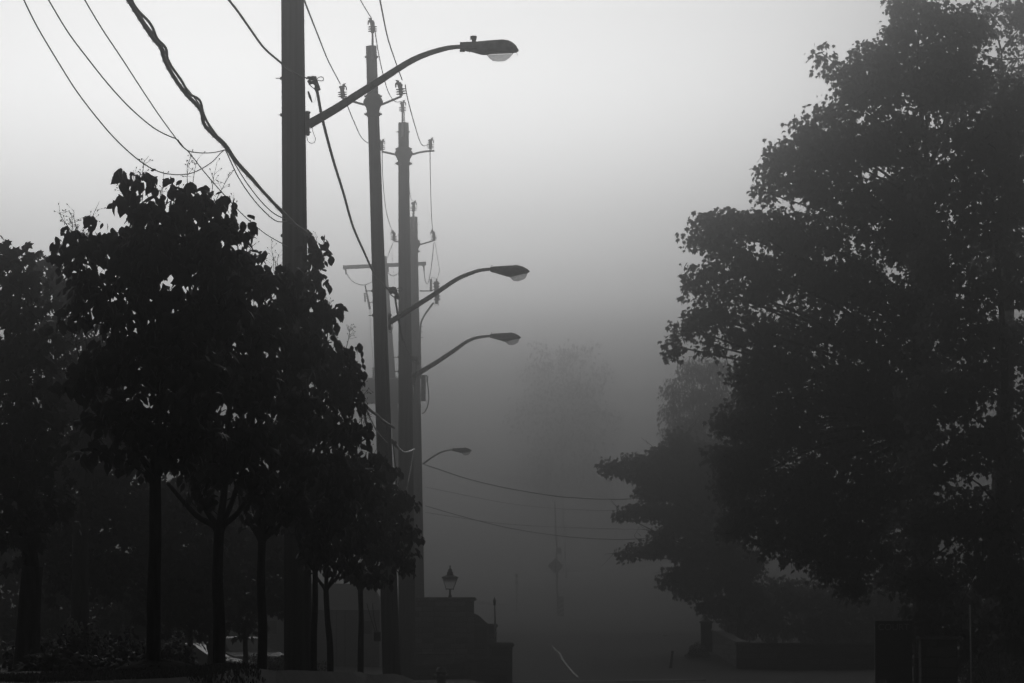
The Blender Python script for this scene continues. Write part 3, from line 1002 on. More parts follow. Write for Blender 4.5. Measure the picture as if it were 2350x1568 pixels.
def ribbed(name, root, p0, p1, r, ribs, core=.5, material=None):
    b = MB()
    p0, p1 = Vector(p0), Vector(p1)
    L = (p1 - p0).length
    prof = [(r * core, 0)]
    for k in range(ribs):
        z = L * (k + .3) / ribs
        prof += [(r * core, z - L * .18 / ribs), (r, z), (r * core, z + L * .35 / ribs)]
    prof.append((r * core, L))
    b.lathe(p0, prof, 12, axis=(p1 - p0))
    return b.build(name, material or M['porcelain'], root)


def line3(name, root, pts, r, material, n=5, k=4):
    b = MB()
    b.tube(smooth_path(pts, k), r, n)
    return b.build(name, material, root)


A4 = lambda x, y: atp(x, y, 149.6)
b = MB()
b.tube([atp(963, 668, 150), atp(993, 668, 150)], 1.5 * m(RY(150)), 6)
b.build('side_arm', M['steel'], R4)
ribbed('surge_arrester', R4, A4(989, 667), A4(989, 641), 4 * m(RY(150)), 9, .55)
ribbed('fuse_insulator', R4, A4(1003, 690), A4(1001, 646), 9 * m(RY(150)), 6, .6)
b = MB()
s4 = m(RY(150))
b.tube([A4(1002, 650), A4(1002, 640)], [3 * s4, 1 * s4], 6)
b.box(A4(999, 698) - Vector((0, .04, 0)), A4(1005, 688) + Vector((0, .04, 0)))
b.tube([A4(998, 691), A4(998, 701), A4(1006, 701), A4(1006, 691)], .7 * s4, 5)
b.tube([A4(990, 667), A4(999, 664)], 1.2 * s4, 5)
b.build('fuse_fittings', M['steel'], R4)
line3('jumper_wire', R4, [A4(989, 641), A4(993, 637), A4(999, 640), A4(1002, 645)], .5 * s4, M['wire'])
line3('jumper_wire', R4, [A4(998, 556), A4(1003, 585), A4(1008, 620), A4(1003, 643)], .5 * s4, M['wire'])
ribbed('cable_termination', R4, A4(979, 717), A4(995, 695), 3.4 * s4, 9, .4)
line3('riser_cable', R4, [A4(994, 696), A4(980, 715), A4(970, 732), A4(965, 750), A4(964, 800), A4(966, 870)], 2 * s4, M['cable'], 7)
b = MB()
b.box(A4(966, 921) - Vector((0, .1, 0)), A4(977, 861) + Vector((0, .1, 0)), .02)
b.build('cable_box', M['galv'], R4)
b = MB()
b.tube([A4(977, 862), A4(981, 864), A4(980, 878)], 2 * s4, 7)
b.build('cable_elbow', M['steel'], R4)
line3('riser_cable', R4, [A4(981, 878), A4(984, 905), A4(982, 930), A4(975, 945), A4(968, 950)], 1.4 * s4, M['cable'], 6)
# fifth pole, dead-end gear
A5 = lambda x, y: atp(x, y, 186.5)
s5 = m(RY(186))
b = MB()
p, q = A5(787, 614), A5(978, 605)
b.tube([p, q], 4.6 * s5, 4)
b.build('crossarm', M['pole_far'], R5)
for x, y in ((793, 618), (890, 612), (972, 610)):
    b = MB()
    b.tube([A5(x, y), A5(x + 1, y + 12)], [2.6 * s5, 1.6 * s5], 6)
    b.build('arm_clamp', M['steel'], R5)
for pts in ([(794, 625), (805, 642), (820, 652), (838, 654), (855, 646), (868, 632)], [(889, 624), (897, 632), (906, 633), (916, 624), (923, 610)],
            [(973, 620), (975, 640), (979, 651), (984, 645), (990, 610), (996, 556)]):
    line3('jumper_loop', R5, [A5(x, y) for x, y in pts], 1.0 * s5, M['wet'], 6)
ribbed('surge_arrester', R5, A5(838, 693), A5(837, 672), 3.2 * s5, 7, .55)
b = MB()
b.tube([A5(838, 655), A5(843, 680), A5(849, 710)], [1.6 * s5, 2.4 * s5, 3.2 * s5], 6)
b.tube([A5(847, 694), A5(885, 694)], 1.2 * s5, 5)
b.tube([A5(865, 634), A5(874, 600)], 1.2 * s5, 5)
b.build('fuse_holder', M['steel'], R5)
line3('jumper_wire', R5, [A5(849, 710), A5(850, 760), A5(854, 800), A5(857, 842)], .5 * s5, M['wire'])
ribbed('bushing', R5, A5(857, 871), A5(857, 843), 4 * s5, 6, .5)
b = MB()
b.box(A5(826, 926) - Vector((0, .5, 0)), A5(916, 872) + Vector((0, .5, 0)), .03)
b.build('transformer_tank', M['tank'], R5)
b = MB()
b.box(A5(824, 872) - Vector((0, .53, 0)), A5(918, 868.5) + Vector((0, .53, 0)), .01)
b.build('tank_bright_rim', M['wet'], R5)  # pale slab puts the bright upper edge of the tank into colour

# equipment box and conduit on the second pole
b = MB()
b.box(atp(858, 1472, 89.6) - Vector((0, .1, 0)), atp(874, 1450, 89.6) + Vector((0, .1, 0)), .015)
b.build('meter_box', M['steel'], R2)
for pts in ([(842, 1385), (850, 1415), (862, 1452)], [(855, 1385), (858, 1415), (866, 1452)]):
    line3('meter_wire', R2, [atp(x, y, 89.6) for x, y in pts], .9 * m(RY(90)), M['cable'])
# ground conduits on the near pole
line3('conduit', R1, [atp(pole_axis(P1, y) + 16, y, 59.83) for y in (700, 1000, 1300, 1560)] + [Vector((atp(700, 1560, 59.83).x, RY(59.83), .5))], 1.6 * m(RY(60)), M['cable'], 8, 2)
line3('conduit', R2, [atp(pole_axis(P2, y) + 8, y, 89.78) for y in (760, 1000, 1300, 1560)], 1.5 * m(RY(90)), M['cable'], 8, 2)

# ------------------------------------------------------------------ street lamps
LG = 'cobra-head street lamps on the utility poles'


def lens_bowl(pts_top, pts_bot, Y, half):
    """bowl between two polylines sampled left to right, elliptic across"""
    b = MB()
    n = len(pts_top)
    K = 10
    vs = []
    for i in range(n):
        t = at(pts_top[i][0], pts_top[i][1], Y); q = at(pts_bot[i][0], pts_bot[i][1], Y)
        w = half * math.sqrt(max(.02, 1 - (2 * i / (n - 1) - 1) ** 2 * .96))
        for k in range(K + 1):
            a = math.pi * k / K
            vs.append((t.x + (q.x - t.x) * math.sin(a), Y - w * math.cos(a), t.z + (q.z - t.z) * math.sin(a)))
    fs = []
    for i in range(n - 1):
        for k in range(K):
            fs.append((i * (K + 1) + k, (i + 1) * (K + 1) + k, (i + 1) * (K + 1) + k + 1, i * (K + 1) + k + 1))
    fs.append(tuple(range(K + 1)))
    fs.append(tuple((n - 1) * (K + 1) + k for k in range(K, -1, -1)))
    b.add(vs, fs, True)
    return b


def head(root, top, bot, Y, half, material, widths=None):
    """lamp housing lofted between the top and bottom outlines"""
    xs = sorted(set([p[0] for p in top] + [p[0] for p in bot]))

    def val(tab, x):
        for (a, va), (c, vc) in zip(tab, tab[1:]):
            if x <= c: return va + (vc - va) * (x - a) / max(1e-6, c - a) if x > a else va
        return tab[-1][1]
    b = MB()
    K = 12
    vs = []
    x0, x1 = xs[0], xs[-1]
    xs2 = [x0 + (x1 - x0) * i / 22 for i in range(23)]
    for x in xs2:
        yt, yb = val(top, x), val(bot, x)
        t = (x - x0) / (x1 - x0)
        w = half * (.42 + .58 * sstep(0, .55, t)) * math.sqrt(max(.03, 1 - max(0, (t - .72) / .29) ** 2.2))
        cz = (yt + yb) / 2
        for k in range(K):
            a = 2 * math.pi * (k + .5) / K
            ca, sa = math.cos(a), math.sin(a)
            ca = math.copysign(abs(ca) ** .6, ca); sa = math.copysign(abs(sa) ** .7, sa)
            p = at(x, cz - sa * (yt - yb) / -2, Y)
            vs.append((p.x, Y + ca * w, p.z))
    n = len(xs2)
    fs = [(i * K + k, i * K + (k + 1) % K, (i + 1) * K + (k + 1) % K, (i + 1) * K + k) for i in range(n - 1) for k in range(K)]
    fs.append(tuple(range(K - 1, -1, -1)))
    fs.append(tuple((n - 1) * K + k for k in range(K)))
    b.add(vs, fs, True)
    return b.build('lamp_housing', material, root)


def street_lamp(P, label, armpts, w0, w1, plate, top, bot, lt, lb, half, hm, mount):
    Y = P['Y']
    s = m(Y)
    base = at(armpts[0][0], armpts[0][1], Y)
    root = thing('street_lamp', base, label, 'street lamp', LG)
    b = MB()
    path = smooth_path([at(x, y, Y) for x, y in armpts], 6)
    n = len(path)
    b.tube(path, [(w0 + (w1 - w0) * (i / (n - 1)) ** .8) / 2 * s for i in range(n)], 14)
    b.build('lamp_arm', M['galv'], root)
    if plate:
        b = MB()
        x0, y0, x1, y1 = plate
        b.box(at(x0, y1, Y) - Vector((0, .07, 0)), at(x1, y0, Y) + Vector((0, .07, 0)), .012)
        b.ball(at(x1, y0 + 6 * s / .00625 * .5, Y), (2.2 * s, .05, 3 * s), 6)
        b.tube([at(x1, y1 - 8 * w0 / 24, Y), at(x1 + 3, y1 - 8 * w0 / 24, Y)], 1.6 * s * w0 / 24, 6)
        b.build('mounting_plate', M['galv'], root)
    h = head(root, top, bot, Y, half, hm)
    lens_bowl(lt, lb, Y, half * .8).build('lens', M['lens'], h)
    mount(root, h)
    return root


def Z(pts):   # zoomed measurements of the first lamp
    return [(x * .10417 + 1009.8, y * .10417 + 30.6) for x, y in pts]


def C2(pts):
    return [(x * .3513 + 612, y * .3513) for x, y in pts]


def C3(pts):
    return [(x * .3122 + 734, y * .3122 + 520) for x, y in pts]


def C4(pts):
    return [(x * .3755 + 796, y * .3755 + 979) for x, y in pts]


def mount1(root, h):
    Y = RY(60)
    s = m(Y)
    b = MB()
    c = at(1087.5, 96, Y)
    b.lathe(c, [(4.6 * s, 0), (5 * s, 3 * s), (6.4 * s, 5.5 * s), (6.4 * s, 7 * s), (6.7 * s, 13 * s), (6.2 * s, 13.6 * s)], 16)
    b.build('photocell', M['galv_dark'], h)
    b = MB()
    b.box(at(1079.3, 91, Y) - Vector((0, .025, 0)), at(1081, 83, Y) + Vector((0, .025, 0)))
    b.build('photocell_glint', M['white'], h)  # white chip painted in for the glint on the photocell
    b = MB()
    for x, y in ((1066, 97), (1070, 97), (1075, 97)):
        b.ball(at(x, y, Y), 1.1 * s, 5)
    b.tube([at(1077, 118, Y), at(1078, 122, Y)], .5 * s, 5)
    b.tube([at(1185, 120, Y), at(1187, 124, Y), at(1187.5, 128, Y)], .6 * s, 5)
    b.box(at(1055, 118, Y) - Vector((0, .07, 0)), at(1066, 116, Y) + Vector((0, .07, 0)))
    b.build('latch', M['steel'], h)
    b = MB()   # the door seam rim
    b.tube([at(x, y, Y) - Vector((0, .17 * q, 0)) for x, y, q in ((1058, 115, .5), (1100, 115, .8), (1140, 114, 1.03), (1175, 114, .9), (1188, 115, .3))], .8 * s, 5)
    b.build('door_rim', M['galv_dark'], h)


top1 = Z([(480, 640), (800, 632), (1370, 590), (1520, 610), (1640, 680), (1710, 760), (1732, 815)])
bot1 = Z([(440, 825), (690, 846), (780, 872), (900, 906), (1030, 912), (1100, 885), (1700, 862), (1732, 830)])
top1 = [(max(x, 1058.5), y) for x, y in top1]
lt1 = Z([(1015, 905), (1100, 888), (1200, 880), (1300, 875), (1400, 872), (1500, 868), (1580, 866), (1635, 864)])
lb1 = Z([(1020, 912), (1105, 1015), (1170, 1055), (1260, 1064), (1360, 1062), (1440, 1050), (1530, 985), (1625, 868)])
street_lamp(P1, 'nearest street lamp, top of picture, with a photocell stub on its housing', C2([(272, 815), (450, 712), (600, 615), (750, 520), (850, 455), (950, 395), (1050, 352), (1150, 322), (1215, 310), (1290, 305)]), 22, 9.5,
            (701, 256, 710.5, 311), top1, bot1, lt1, lb1, .19, M['galv'], mount1)


def no_mount(Y, k, ox, oy):
    Y = RY(Y)

    def f(root, h):
        s = m(Y)
        b = MB()
        for x, y in ((4, -2), (58, -3), (62, -3)):
            b.ball(at(ox + x * k, oy + y * k, Y), 1.5 * s * k, 5)
        b.tube([at(ox + 82 * k, oy + 14 * k, Y), at(ox + 84 * k, oy + 19 * k, Y)], .5 * s, 5)
        b.build('latch', M['steel'], h)
    return f


def wedge(ox, oy, k):
    """wedge-shaped housing; ox, oy: the left top corner, k: size"""
    T = [(0, 1), (6, 0), (40, -2), (62, -2.5), (72, -1), (82, 4), (90.5, 10)]
    B = [(0, 12), (8, 14), (42, 23.5), (46, 23.5), (70, 18), (86, 15), (90.5, 12)]
    LT = [(43, 23), (48, 21), (56, 18.5), (64, 16.5), (72, 15), (80, 14), (85, 13.5)]
    LB = [(43.5, 24), (48, 28), (54, 33), (63, 34), (74, 31), (82, 26), (86, 15)]
    f = lambda L: [(ox + x * k, oy + y * k) for x, y in L]
    return f(T), f(B), f(LT), f(LB)


T, B, LT, LB = wedge(1125, 612, 1.0)
street_lamp(P2, 'second street lamp, wedge housing halfway up the picture', C3([(512, 705), (700, 588), (850, 492), (1000, 392), (1100, 347), (1180, 322), (1265, 313)]), 13.5, 7.2, (891, 719, 897, 758), T, B, LT, LB, .2, M['galv_dark'], no_mount(90, 1, 1125, 612))
T, B, LT, LB = wedge(1125, 766, .78)
street_lamp(P3, 'third street lamp, smaller wedge housing just under the second', C3([(680, 1105), (850, 1003), (1000, 903), (1080, 847), (1160, 816), (1265, 804)]), 12.5, 5.8, (944, 855, 949, 885), T, B, LT, LB, .2, M['galv_dark'], no_mount(120, .78, 1125, 766))
T, B, LT, LB = wedge(1038, 1029, .49)
street_lamp(P4, 'fourth street lamp, small and low, short curved arm in the fog', C4([(465, 230), (530, 182), (590, 152), (655, 142)]), 4.5, 3.2, None, T, B, LT, LB, .17, M['galv_dark'], no_mount(150, .49, 1038, 1029))

# ghostly lamp on its own post across the side street, fog fade put into its pale colour
g = on_ground(1280, 420)
gl = thing('street_lamp', g, 'faint pale street lamp deep in the fog, arm curving to the left', 'street lamp')
b = MB()
b.tube([g - Vector((0, 0, .2)), at(1277, 1250, 420), at(1273, 1150, 420)], [.1, .09, .07], 10)
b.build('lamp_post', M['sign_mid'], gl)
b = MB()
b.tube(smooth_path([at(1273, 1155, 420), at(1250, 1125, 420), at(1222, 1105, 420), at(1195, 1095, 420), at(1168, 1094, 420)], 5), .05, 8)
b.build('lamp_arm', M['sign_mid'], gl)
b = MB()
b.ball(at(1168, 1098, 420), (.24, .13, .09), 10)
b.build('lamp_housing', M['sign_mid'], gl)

# ------------------------------------------------------------------ wires
def sag(pts3, k=5):
    return smooth_path(pts3, k)


def wire(name, label, cat, pts, r, material, group=None, n=6, k=5, part=None):
    """pts: (px, py, Y); r in metres"""
    P = [atp(x, y, Y) for x, y, Y in pts]
    b = MB()
    b.tube(smooth_path(P, k), r, n)
    o = b.build(name, material, None, P[0])
    return tag(o, label, cat, group)


def Zs(tab, Y0, Y1):
    """zoomed (full crop 1) coordinates with distance running evenly from Y0 to Y1 along 1/Y"""
    n = len(tab)
    L = [0]
    for (a, b_), (c, d) in zip(tab, tab[1:]): L.append(L[-1] + math.hypot(c - a, d - b_))
    out = []
    for (x, y), l in zip(tab, L):
        t = l / L[-1]
        out.append((x * .3903, y * .3903, 1 / (1 / Y0 + (1 / Y1 - 1 / Y0) * t)))
    return out


CG = 'cables hanging from the near pole at upper left'
wa = Zs([(110, -60), (140, 0), (220, 160), (345, 370), (460, 550), (600, 730), (700, 840), (800, 930), (880, 985), (960, 1018), (1050, 1028), (1120, 1020), (1185, 993), (1250, 950), (1300, 898), (1325, 880)], 30, 47)
wire('loose_wire', 'lowest loose wire of the upper left, sagging deepest before curling up', 'cable', wa, .006, M['cable'], CG)
wb = Zs([(245, -60), (285, 0), (400, 190), (520, 350), (640, 500), (760, 630), (880, 735), (960, 785), (1040, 820), (1060, 842), (1100, 884), (1160, 898), (1230, 900), (1280, 893), (1325, 880)], 30, 47)
wire('loose_wire', 'middle loose wire of the upper left, touching the straight wire partway', 'cable', wb, .006, M['cable'], CG)
wc = Zs([(460, -60), (498, 0), (600, 170), (720, 350), (830, 520), (930, 670), (1040, 822), (1070, 860), (1110, 895), (1190, 998), (1290, 1115), (1430, 1265), (1560, 1375), (1690, 1450)], 32, 59.6)
wire('straight_wire', 'almost straight thin wire running down right into the near pole', 'cable', wc, .006, M['cable'], CG)
# thick bundle: messenger + lashed cables
Dz = [(715, -60), (755, 0), (830, 120), (900, 225), (945, 280), (975, 370), (1040, 480), (1100, 560), (1150, 610), (1185, 660), (1200, 730), (1250, 790), (1320, 860), (1400, 970), (1500, 1080), (1600, 1190), (1700, 1295), (1760, 1340), (1805, 1380)]
D = Zs(Dz, 34, 59.7)
root = thing('cable_bundle', atp(*D[0]), 'thick kinked bundle of lashed cables sweeping down to the near pole', 'cable', CG)
Dp = smooth_path([atp(*p) for p in D], 6)
nD = len(Dp)
b = MB()
b.tube(Dp, [.019 * (1 - .35 * sstep(.55, .75, i / nD)) for i in range(nD)], 8)
b.build('main_cable', M['cable'], root)
b = MB()
off = [p + Vector((.026 + .012 * math.sin(i * .55), -.03, .022 + .012 * math.cos(i * .4))) * (1 - .55 * sstep(.4, .8, i / nD)) for i, p in enumerate(Dp)]
b.tube(off, .013, 7)
b.build('lashed_cable', M['cable'], root)
b = MB()
st = [atp(*p) for p in Zs([(735, -60), (775, 0), (850, 130), (945, 262), (1045, 450), (1165, 605), (1210, 700), (1320, 855), (1405, 962), (1705, 1290)], 34, 59.7)]
b.tube(smooth_path(st, 8), .008, 6)
b.build('support_wire', M['steel'], root)
b = MB()
hel = []
for i in range(len(Dp) - 1):
    for q in range(5):
        c = Dp[i].lerp(Dp[i + 1], q / 5)
        a = (i * 5 + q) * .5
        hel.append(c + Vector((math.cos(a) * .0185, math.sin(a) * .0185, math.sin(a + .7) * .0185)))
b.tube(hel, .0022, 4, False)
b.build('lashing_wire', M['wire'], root)
wire('drip_loop', 'longer of two drip loops hanging below the thick bundle at the near pole', 'cable', Zs([(1325, 880), (1400, 1040), (1480, 1160), (1560, 1250), (1620, 1298), (1660, 1305), (1700, 1297)], 47, 59.6), .007, M['cable'], CG)
wire('drip_loop', 'shorter of two drip loops hanging below the thick bundle at the near pole', 'cable', Zs([(1335, 885), (1440, 1060), (1540, 1190), (1620, 1262), (1700, 1295)], 47, 59.6), .007, M['cable'], CG)


def twisted(name, label, pts, r, group, pitch, drops=0):
    P = [atp(*p) for p in pts]
    root = thing(name, P[0], label, 'cable', group)
    Q = smooth_path(P, 6)
    L = 0
    paths = [[], []]
    for i in range(len(Q) - 1):
        seg = (Q[i + 1] - Q[i])
        k = max(2, int(seg.length / (pitch / 9)))
        d = seg.normalized()
        a1 = d.cross(Vector((0, 0, 1))).normalized()
        a2 = d.cross(a1)
        for q in range(k):
            c = Q[i] + seg * (q / k)
            ph = 2 * math.pi * (L + seg.length * q / k) / pitch
            for w in range(2):
                t = ph + w * math.pi
                paths[w].append(c + a1 * (math.cos(t) * r * 1.15) + a2 * (math.sin(t) * r * 1.15))
        L += seg.length
    for w in range(2):
        b = MB()
        b.tube(paths[w], r, 5, False)
        b.build('strand', M['cable'] if w else M['wire'], root)
    if drops:
        rg = random.Random(4)
        b = MB()
        for q in range(drops):
            p = paths[0][rg.randrange(len(paths[0]))]
            b.ball(p - Vector((0, 0, r * 1.9)), (r * .45, r * .45, r * .6), 5)
        b.build('water_drops', M['wet'], root)
    return root


TG = 'twisted service cable running pole to pole'
twisted('twisted_cable', 'twisted cable from the top edge to the clamp on the near pole',
        [(x * .3903, y * .3903, Y) for x, y, Y in ((1300, -60, 46), (1345, 0, 47), (1400, 70, 48.5), (1470, 170, 51), (1550, 280, 54), (1640, 360, 57), (1700, 410, 58.5), (1760, 445, 59.3), (1830, 470, 59.7))], .0068, TG, .17)
twisted('twisted_cable', 'twisted cable drooping from the near pole clamp to the second pole',
        [(725, 196, 59.7), (730, 222, 60.5), (740, 274, 62), (763, 362, 65.5), (788, 443, 70), (810, 520, 75), (837, 582, 80), (856, 623, 84), (874, 648, 87), (893, 666, 89), (903, 670, 89.7)], .0105, TG, .22, 60)
twisted('twisted_cable', 'twisted wet cable drooping from the second pole clamp to the third',
        [(906, 680, 89.7), (915, 735, 93), (924, 779, 99), (937, 807, 108), (946, 819, 115), (954, 824, 119.6)], .012, TG, .28, 50)
twisted('twisted_cable', 'twisted cable dropping almost straight down beside the third pole',
        [(956, 828, 119.6), (952, 880, 120), (947, 930, 123), (945, 975, 130)], .012, TG, .28, 12)


def clamp(px, py, Y, s, label):
    c = atp(px, py, Y)
    root = thing('cable_clamp', c, label, 'clamp', 'cable clamps on the poles')
    b = MB()
    f = lambda x, y, dy=0: atp(px + x * s, py + y * s, Y) + Vector((0, dy, 0))
    q = m(RY(Y)) * s
    b.tube([f(-12, -4), f(-3, -7), f(5, -2)], [4 * q, 6 * q, 4 * q], 7)
    b.tube([f(-12, 6), f(-2, 3), f(6, 8)], [4 * q, 4.5 * q, 5 * q], 6)
    b.tube([f(4, -2), f(7, 8), f(12, 22)], [4.5 * q, 5 * q, 4.8 * q], 5)
    b.box(f(2, 21) - Vector((0, .05, 0)), f(13, 12) + Vector((0, .05, 0)), .01)
    b.tube([f(-15, -9), f(6, -9)], 1.8 * q, 5)
    b.ball(f(-10, 2, -.03), 4.5 * q, 6)
    b.ball(f(3, -7, -.03), 4 * q, 6)
    b.build('clamp_body', M['steel'], root)
    b = MB()
    b.tube(smooth_path([f(6, -4), f(14, -9), f(21, -8), f(22, -2), f(16, 0), f(6, -3)], 4), 1.1 * q, 6)
    b.build('loop_bail', M['steel'], root)
    b = MB()
    b.tube(smooth_path([f(-11, 8), f(-4, 14), f(3, 20), f(6, 28)], 4), 1.2 * q, 5)
    b.build('tail_wire', M['cable'], root)
    return root


clamp(720, 186, 59.75, 1.0, 'cable clamp with a loop on the near pole, beside the lamp bracket')
clamp(904, 668, 89.7, .85, 'dark cable clamp between second and third poles, below the crossarm')
clamp(953, 824, 119.7, .6, 'small cable clamp on the third pole by its lamp arm')
# hanging tube beside the near pole and the lamp wire loop
b = MB()
Q = [atp(707, 210, 59.7), atp(711, 222, 59.7), atp(716, 235, 59.7)]
b.tube(Q, [.012, .018, .008], 7)
b.tube(smooth_path([atp(716, 235, 59.7), atp(722, 233, 59.7), atp(726, 220, 59.7), atp(727, 205, 59.7)], 4), .0018, 4)
tag(b.build('cable_end_cap', M['cable'], None, Q[0]), 'short dark tube dangling on a hair-thin wire below the near clamp', 'cable end')
wire('lamp_feed_wire', 'thin wire loop hanging under the nearest lamp bracket', 'cable', [(x * .3513 + 612, y * .3513, 59.8) for x, y in ((296, 832), (305, 870), (318, 905), (312, 930), (290, 937), (268, 920), (260, 880))], .004, M['cable'])
wire('lamp_feed_wire', 'thin wire loop hanging under the second lamp bracket', 'cable', [(x * .3122 + 734, y * .3122 + 520, 89.8) for x, y in ((536, 712), (536, 740), (530, 765), (518, 780), (508, 770))], .006, M['cable'])

HG = 'high-voltage conductors between the pole tops'
wire('power_line', 'conductor from the top edge to the left insulator of the second pole', 'power line', [(683, -45, 57), (698, 0, 60), (728, 77, 69), (752, 137, 78), (770, 172, 84), (781, 193, 90)], .013, M['wire'], HG)
wire('power_line', 'conductor from the top edge to the top pin of the second pole', 'power line', [(808, -35, 80), (827, 0, 83), (840, 22, 87), (853, 43, 90)], .013, M['wire'], HG)
wire('power_line', 'conductor from the top edge to the right insulator of the second pole', 'power line', [(862, -45, 62), (872, 0, 66), (889, 84, 75), (907, 140, 83), (923, 184, 90)], .013, M['wire'], HG)
wire('power_line', 'conductor sagging from the second pole top to the third pole top', 'power line', [(858, 50, 90), (861, 75, 91), (872, 140, 96), (886, 197, 104), (898, 224, 111), (909, 234, 117), (921, 233, 120)], .013, M['wire'], HG)
wire('power_line', 'conductor sagging left of the second pole towards the third', 'power line', [(788, 205, 90), (796, 239, 92), (816, 288, 98), (830, 316, 105), (847, 330, 112), (862, 330, 117), (874, 321, 120)], .013, M['wire'], HG)
wire('power_line', 'conductor sagging from the right insulator of the second pole', 'power line', [(930, 195, 90), (934, 220, 92), (946, 267, 98), (963, 323, 109), (971, 334, 115), (980, 333, 119), (986, 322, 120)], .013, M['wire'], HG)
wire('power_line', 'nearly vertical conductor from third pole right arm to fourth', 'power line', [(988, 323, 120), (987, 360, 122), (988, 422, 130), (990, 490, 142), (993, 530, 150)], .014, M['wire'], HG)
wire('power_line', 'hazy conductor behind the second pole reaching the fourth pole left arm', 'power line', [(877, 330, 120), (878, 400, 126), (884, 470, 135), (892, 508, 144), (901, 532, 150)], .014, M['wire'], HG)
wire('power_line', 'short conductor between third and fourth pole tops', 'power line', [(926, 235, 120), (932, 330, 124), (938, 420, 134), (943, 455, 145), (948, 462, 150)], .014, M['wire'], HG)
wire('jumper_wire', 'thin jumper falling from the fourth pole left insulator', 'cable', [(903, 556, 150), (897, 570, 150), (892, 582, 152), (886, 600, 160), (870, 632, 186)], .012, M['wire'])
wire('jumper_wire', 'thin wire hanging from the fourth pole arm beside the second pole', 'cable', [(899, 562, 150), (901, 600, 150), (905, 640, 150), (906, 655, 150)], .006, M['wire'])

# wires over the side street
SG = 'wires crossing the road in the fog'
for lab, tab, r in (('darkest sagging cable crossing the road from the fourth pole', [(972, 1066), (1006, 1077), (1059, 1095), (1115, 1110), (1171, 1122), (1228, 1132), (1284, 1140), (1340, 1144), (1397, 1146), (1464, 1144), (1600, 1128)], .022),
                    ('lowest of the cables crossing the road', [(976, 1161), (1020, 1174), (1096, 1195), (1171, 1212.6), (1247, 1225), (1322, 1234), (1397, 1238), (1464, 1237), (1600, 1226)], .015),
                    ('faintest thin wire crossing the road, second from the top', [(976, 1118), (1059, 1135), (1134, 1150), (1209, 1161), (1322, 1170), (1464, 1172), (1600, 1165)], .007),
                    ('faint thin wire crossing the road just above the lowest', [(976, 1176), (1059, 1189), (1153, 1202), (1284, 1210), (1464, 1215), (1600, 1212)], .008)):
    wire('span_wire', lab, 'cable', [(x, y, 151 + (x - 972) * .02) for x, y in tab], r, M['cable'], SG)

# tangle of cables on the near pole going on to the others
b = MB()
R_ = random.Random(9)
tang = thing('cable_tangle', atp(707, 540, 59.7), 'messy tangle of splices and cables strapped to the near pole among leaves', 'cable', 'telephone cables between the poles')
for q in range(7):
    pts = []
    o = R_.uniform(-6, 6)
    for (x, y) in ((700, 532), (709, 548), (716, 575), (722, 610), (732, 660), (744, 710), (756, 745), (770, 775), (778, 790)):
        pts.append((x + o * .5 + R_.uniform(-3, 3), y + R_.uniform(-3, 3), 59.7 + (y - 532) * .02))
    bb = MB()
    bb.tube(smooth_path([atp(*p) for p in pts], 4), R_.choice([.008, .011, .018]), 6)
    bb.build('cable_strand', M['cable'], tang)
bb = MB()
bb.tube(smooth_path([atp(x, y, 59.7) for x, y in ((716, 572), (728, 573), (737, 576), (735, 582), (716, 580))], 3), .006, 6)
bb.build('loop_bail', M['steel'], tang)
bb = MB()
for p0, p1, r in (((704, 528), (716, 540), .02), ((714, 556), (724, 574), .026), ((744, 760), (748, 790), .012)):
    bb = MB()
    bb.tube([atp(*p0, 59.68), atp(*p1, 59.7)], r, 7)
    bb.build('splice_sleeve', M['steel'], tang)
bb = MB()
bb.tube(smooth_path([atp(x, y, 64) for x, y in ((752, 785), (745, 780), (743, 770), (750, 763), (762, 762), (775, 770))], 4), .018, 7)
bb.build('bent_pipe', M['steel'], tang)
TB = 'telephone cables between the poles'
for lab, pts, r, mt in (
        ('thick cable bundle sloping down from the tangle to the second pole', [(778, 785, 64), (800, 830, 68), (822, 890, 73), (835, 925, 78), (850, 942, 82), (864, 952, 85), (878, 965, 87), (905, 982, 90)], .03, 'cable'),
        ('second cable below the thick bundle, drooping to the splice at the second pole', [(828, 912, 75), (845, 950, 80), (862, 985, 84), (876, 1003, 87), (890, 1017, 90), (905, 1016, 91)], .014, 'wet'),
        ('pale wet cable hanging from second to third pole', [(905, 1017, 91), (915, 1030, 100), (928, 1038, 110), (940, 1036, 117), (950, 1031, 119.5)], .03, 'wet'),
        ('pale wet wire falling from the third pole to its frayed end', [(949, 1034, 119.5), (945, 1060, 119), (941, 1085, 118.5), (936, 1112, 118)], .02, 'wet'),
        ('cable hanging down left of the third pole among leaves', [(902, 1020, 91), (905, 1050, 93), (908, 1080, 96), (909, 1130, 100)], .014, 'cable'),
        ('dark cable hanging between crown tips before the second pole', [(832, 930, 78), (842, 980, 79), (850, 1030, 80), (856, 1060, 81)], .022, 'cable')):
    wire('telephone_cable', lab, 'cable', pts, r, M[mt], TB)
b = MB()
for q in range(14):
    b.tube([atp(936, 1110, 118), atp(933 + R_.uniform(-4, 4), 1130 + R_.uniform(-4, 6), 118 + R_.uniform(-.1, .1))], .007, 4)
tag(b.build('frayed_rope_end', M['wet'], None, atp(936, 1110, 118)), 'frayed pale rope end dangling beside the third pole', 'rope end')
b = MB()
b.ball(atp(904, 1016, 90.6), (.07, .06, .05), 8)
b.tube([atp(898, 1008, 90.6), atp(910, 1026, 90.6)], .03, 7)
tag(b.build('splice_closure', M['steel'], None, atp(904, 1016, 90.6)), 'dark splice lump where cables meet at the second pole', 'splice')

# ------------------------------------------------------------------ stone gate wall with lantern
def V3(pts, Y):
    return [(at(x, y, Y).x, at(x, y, Y).z) for x, y in pts]


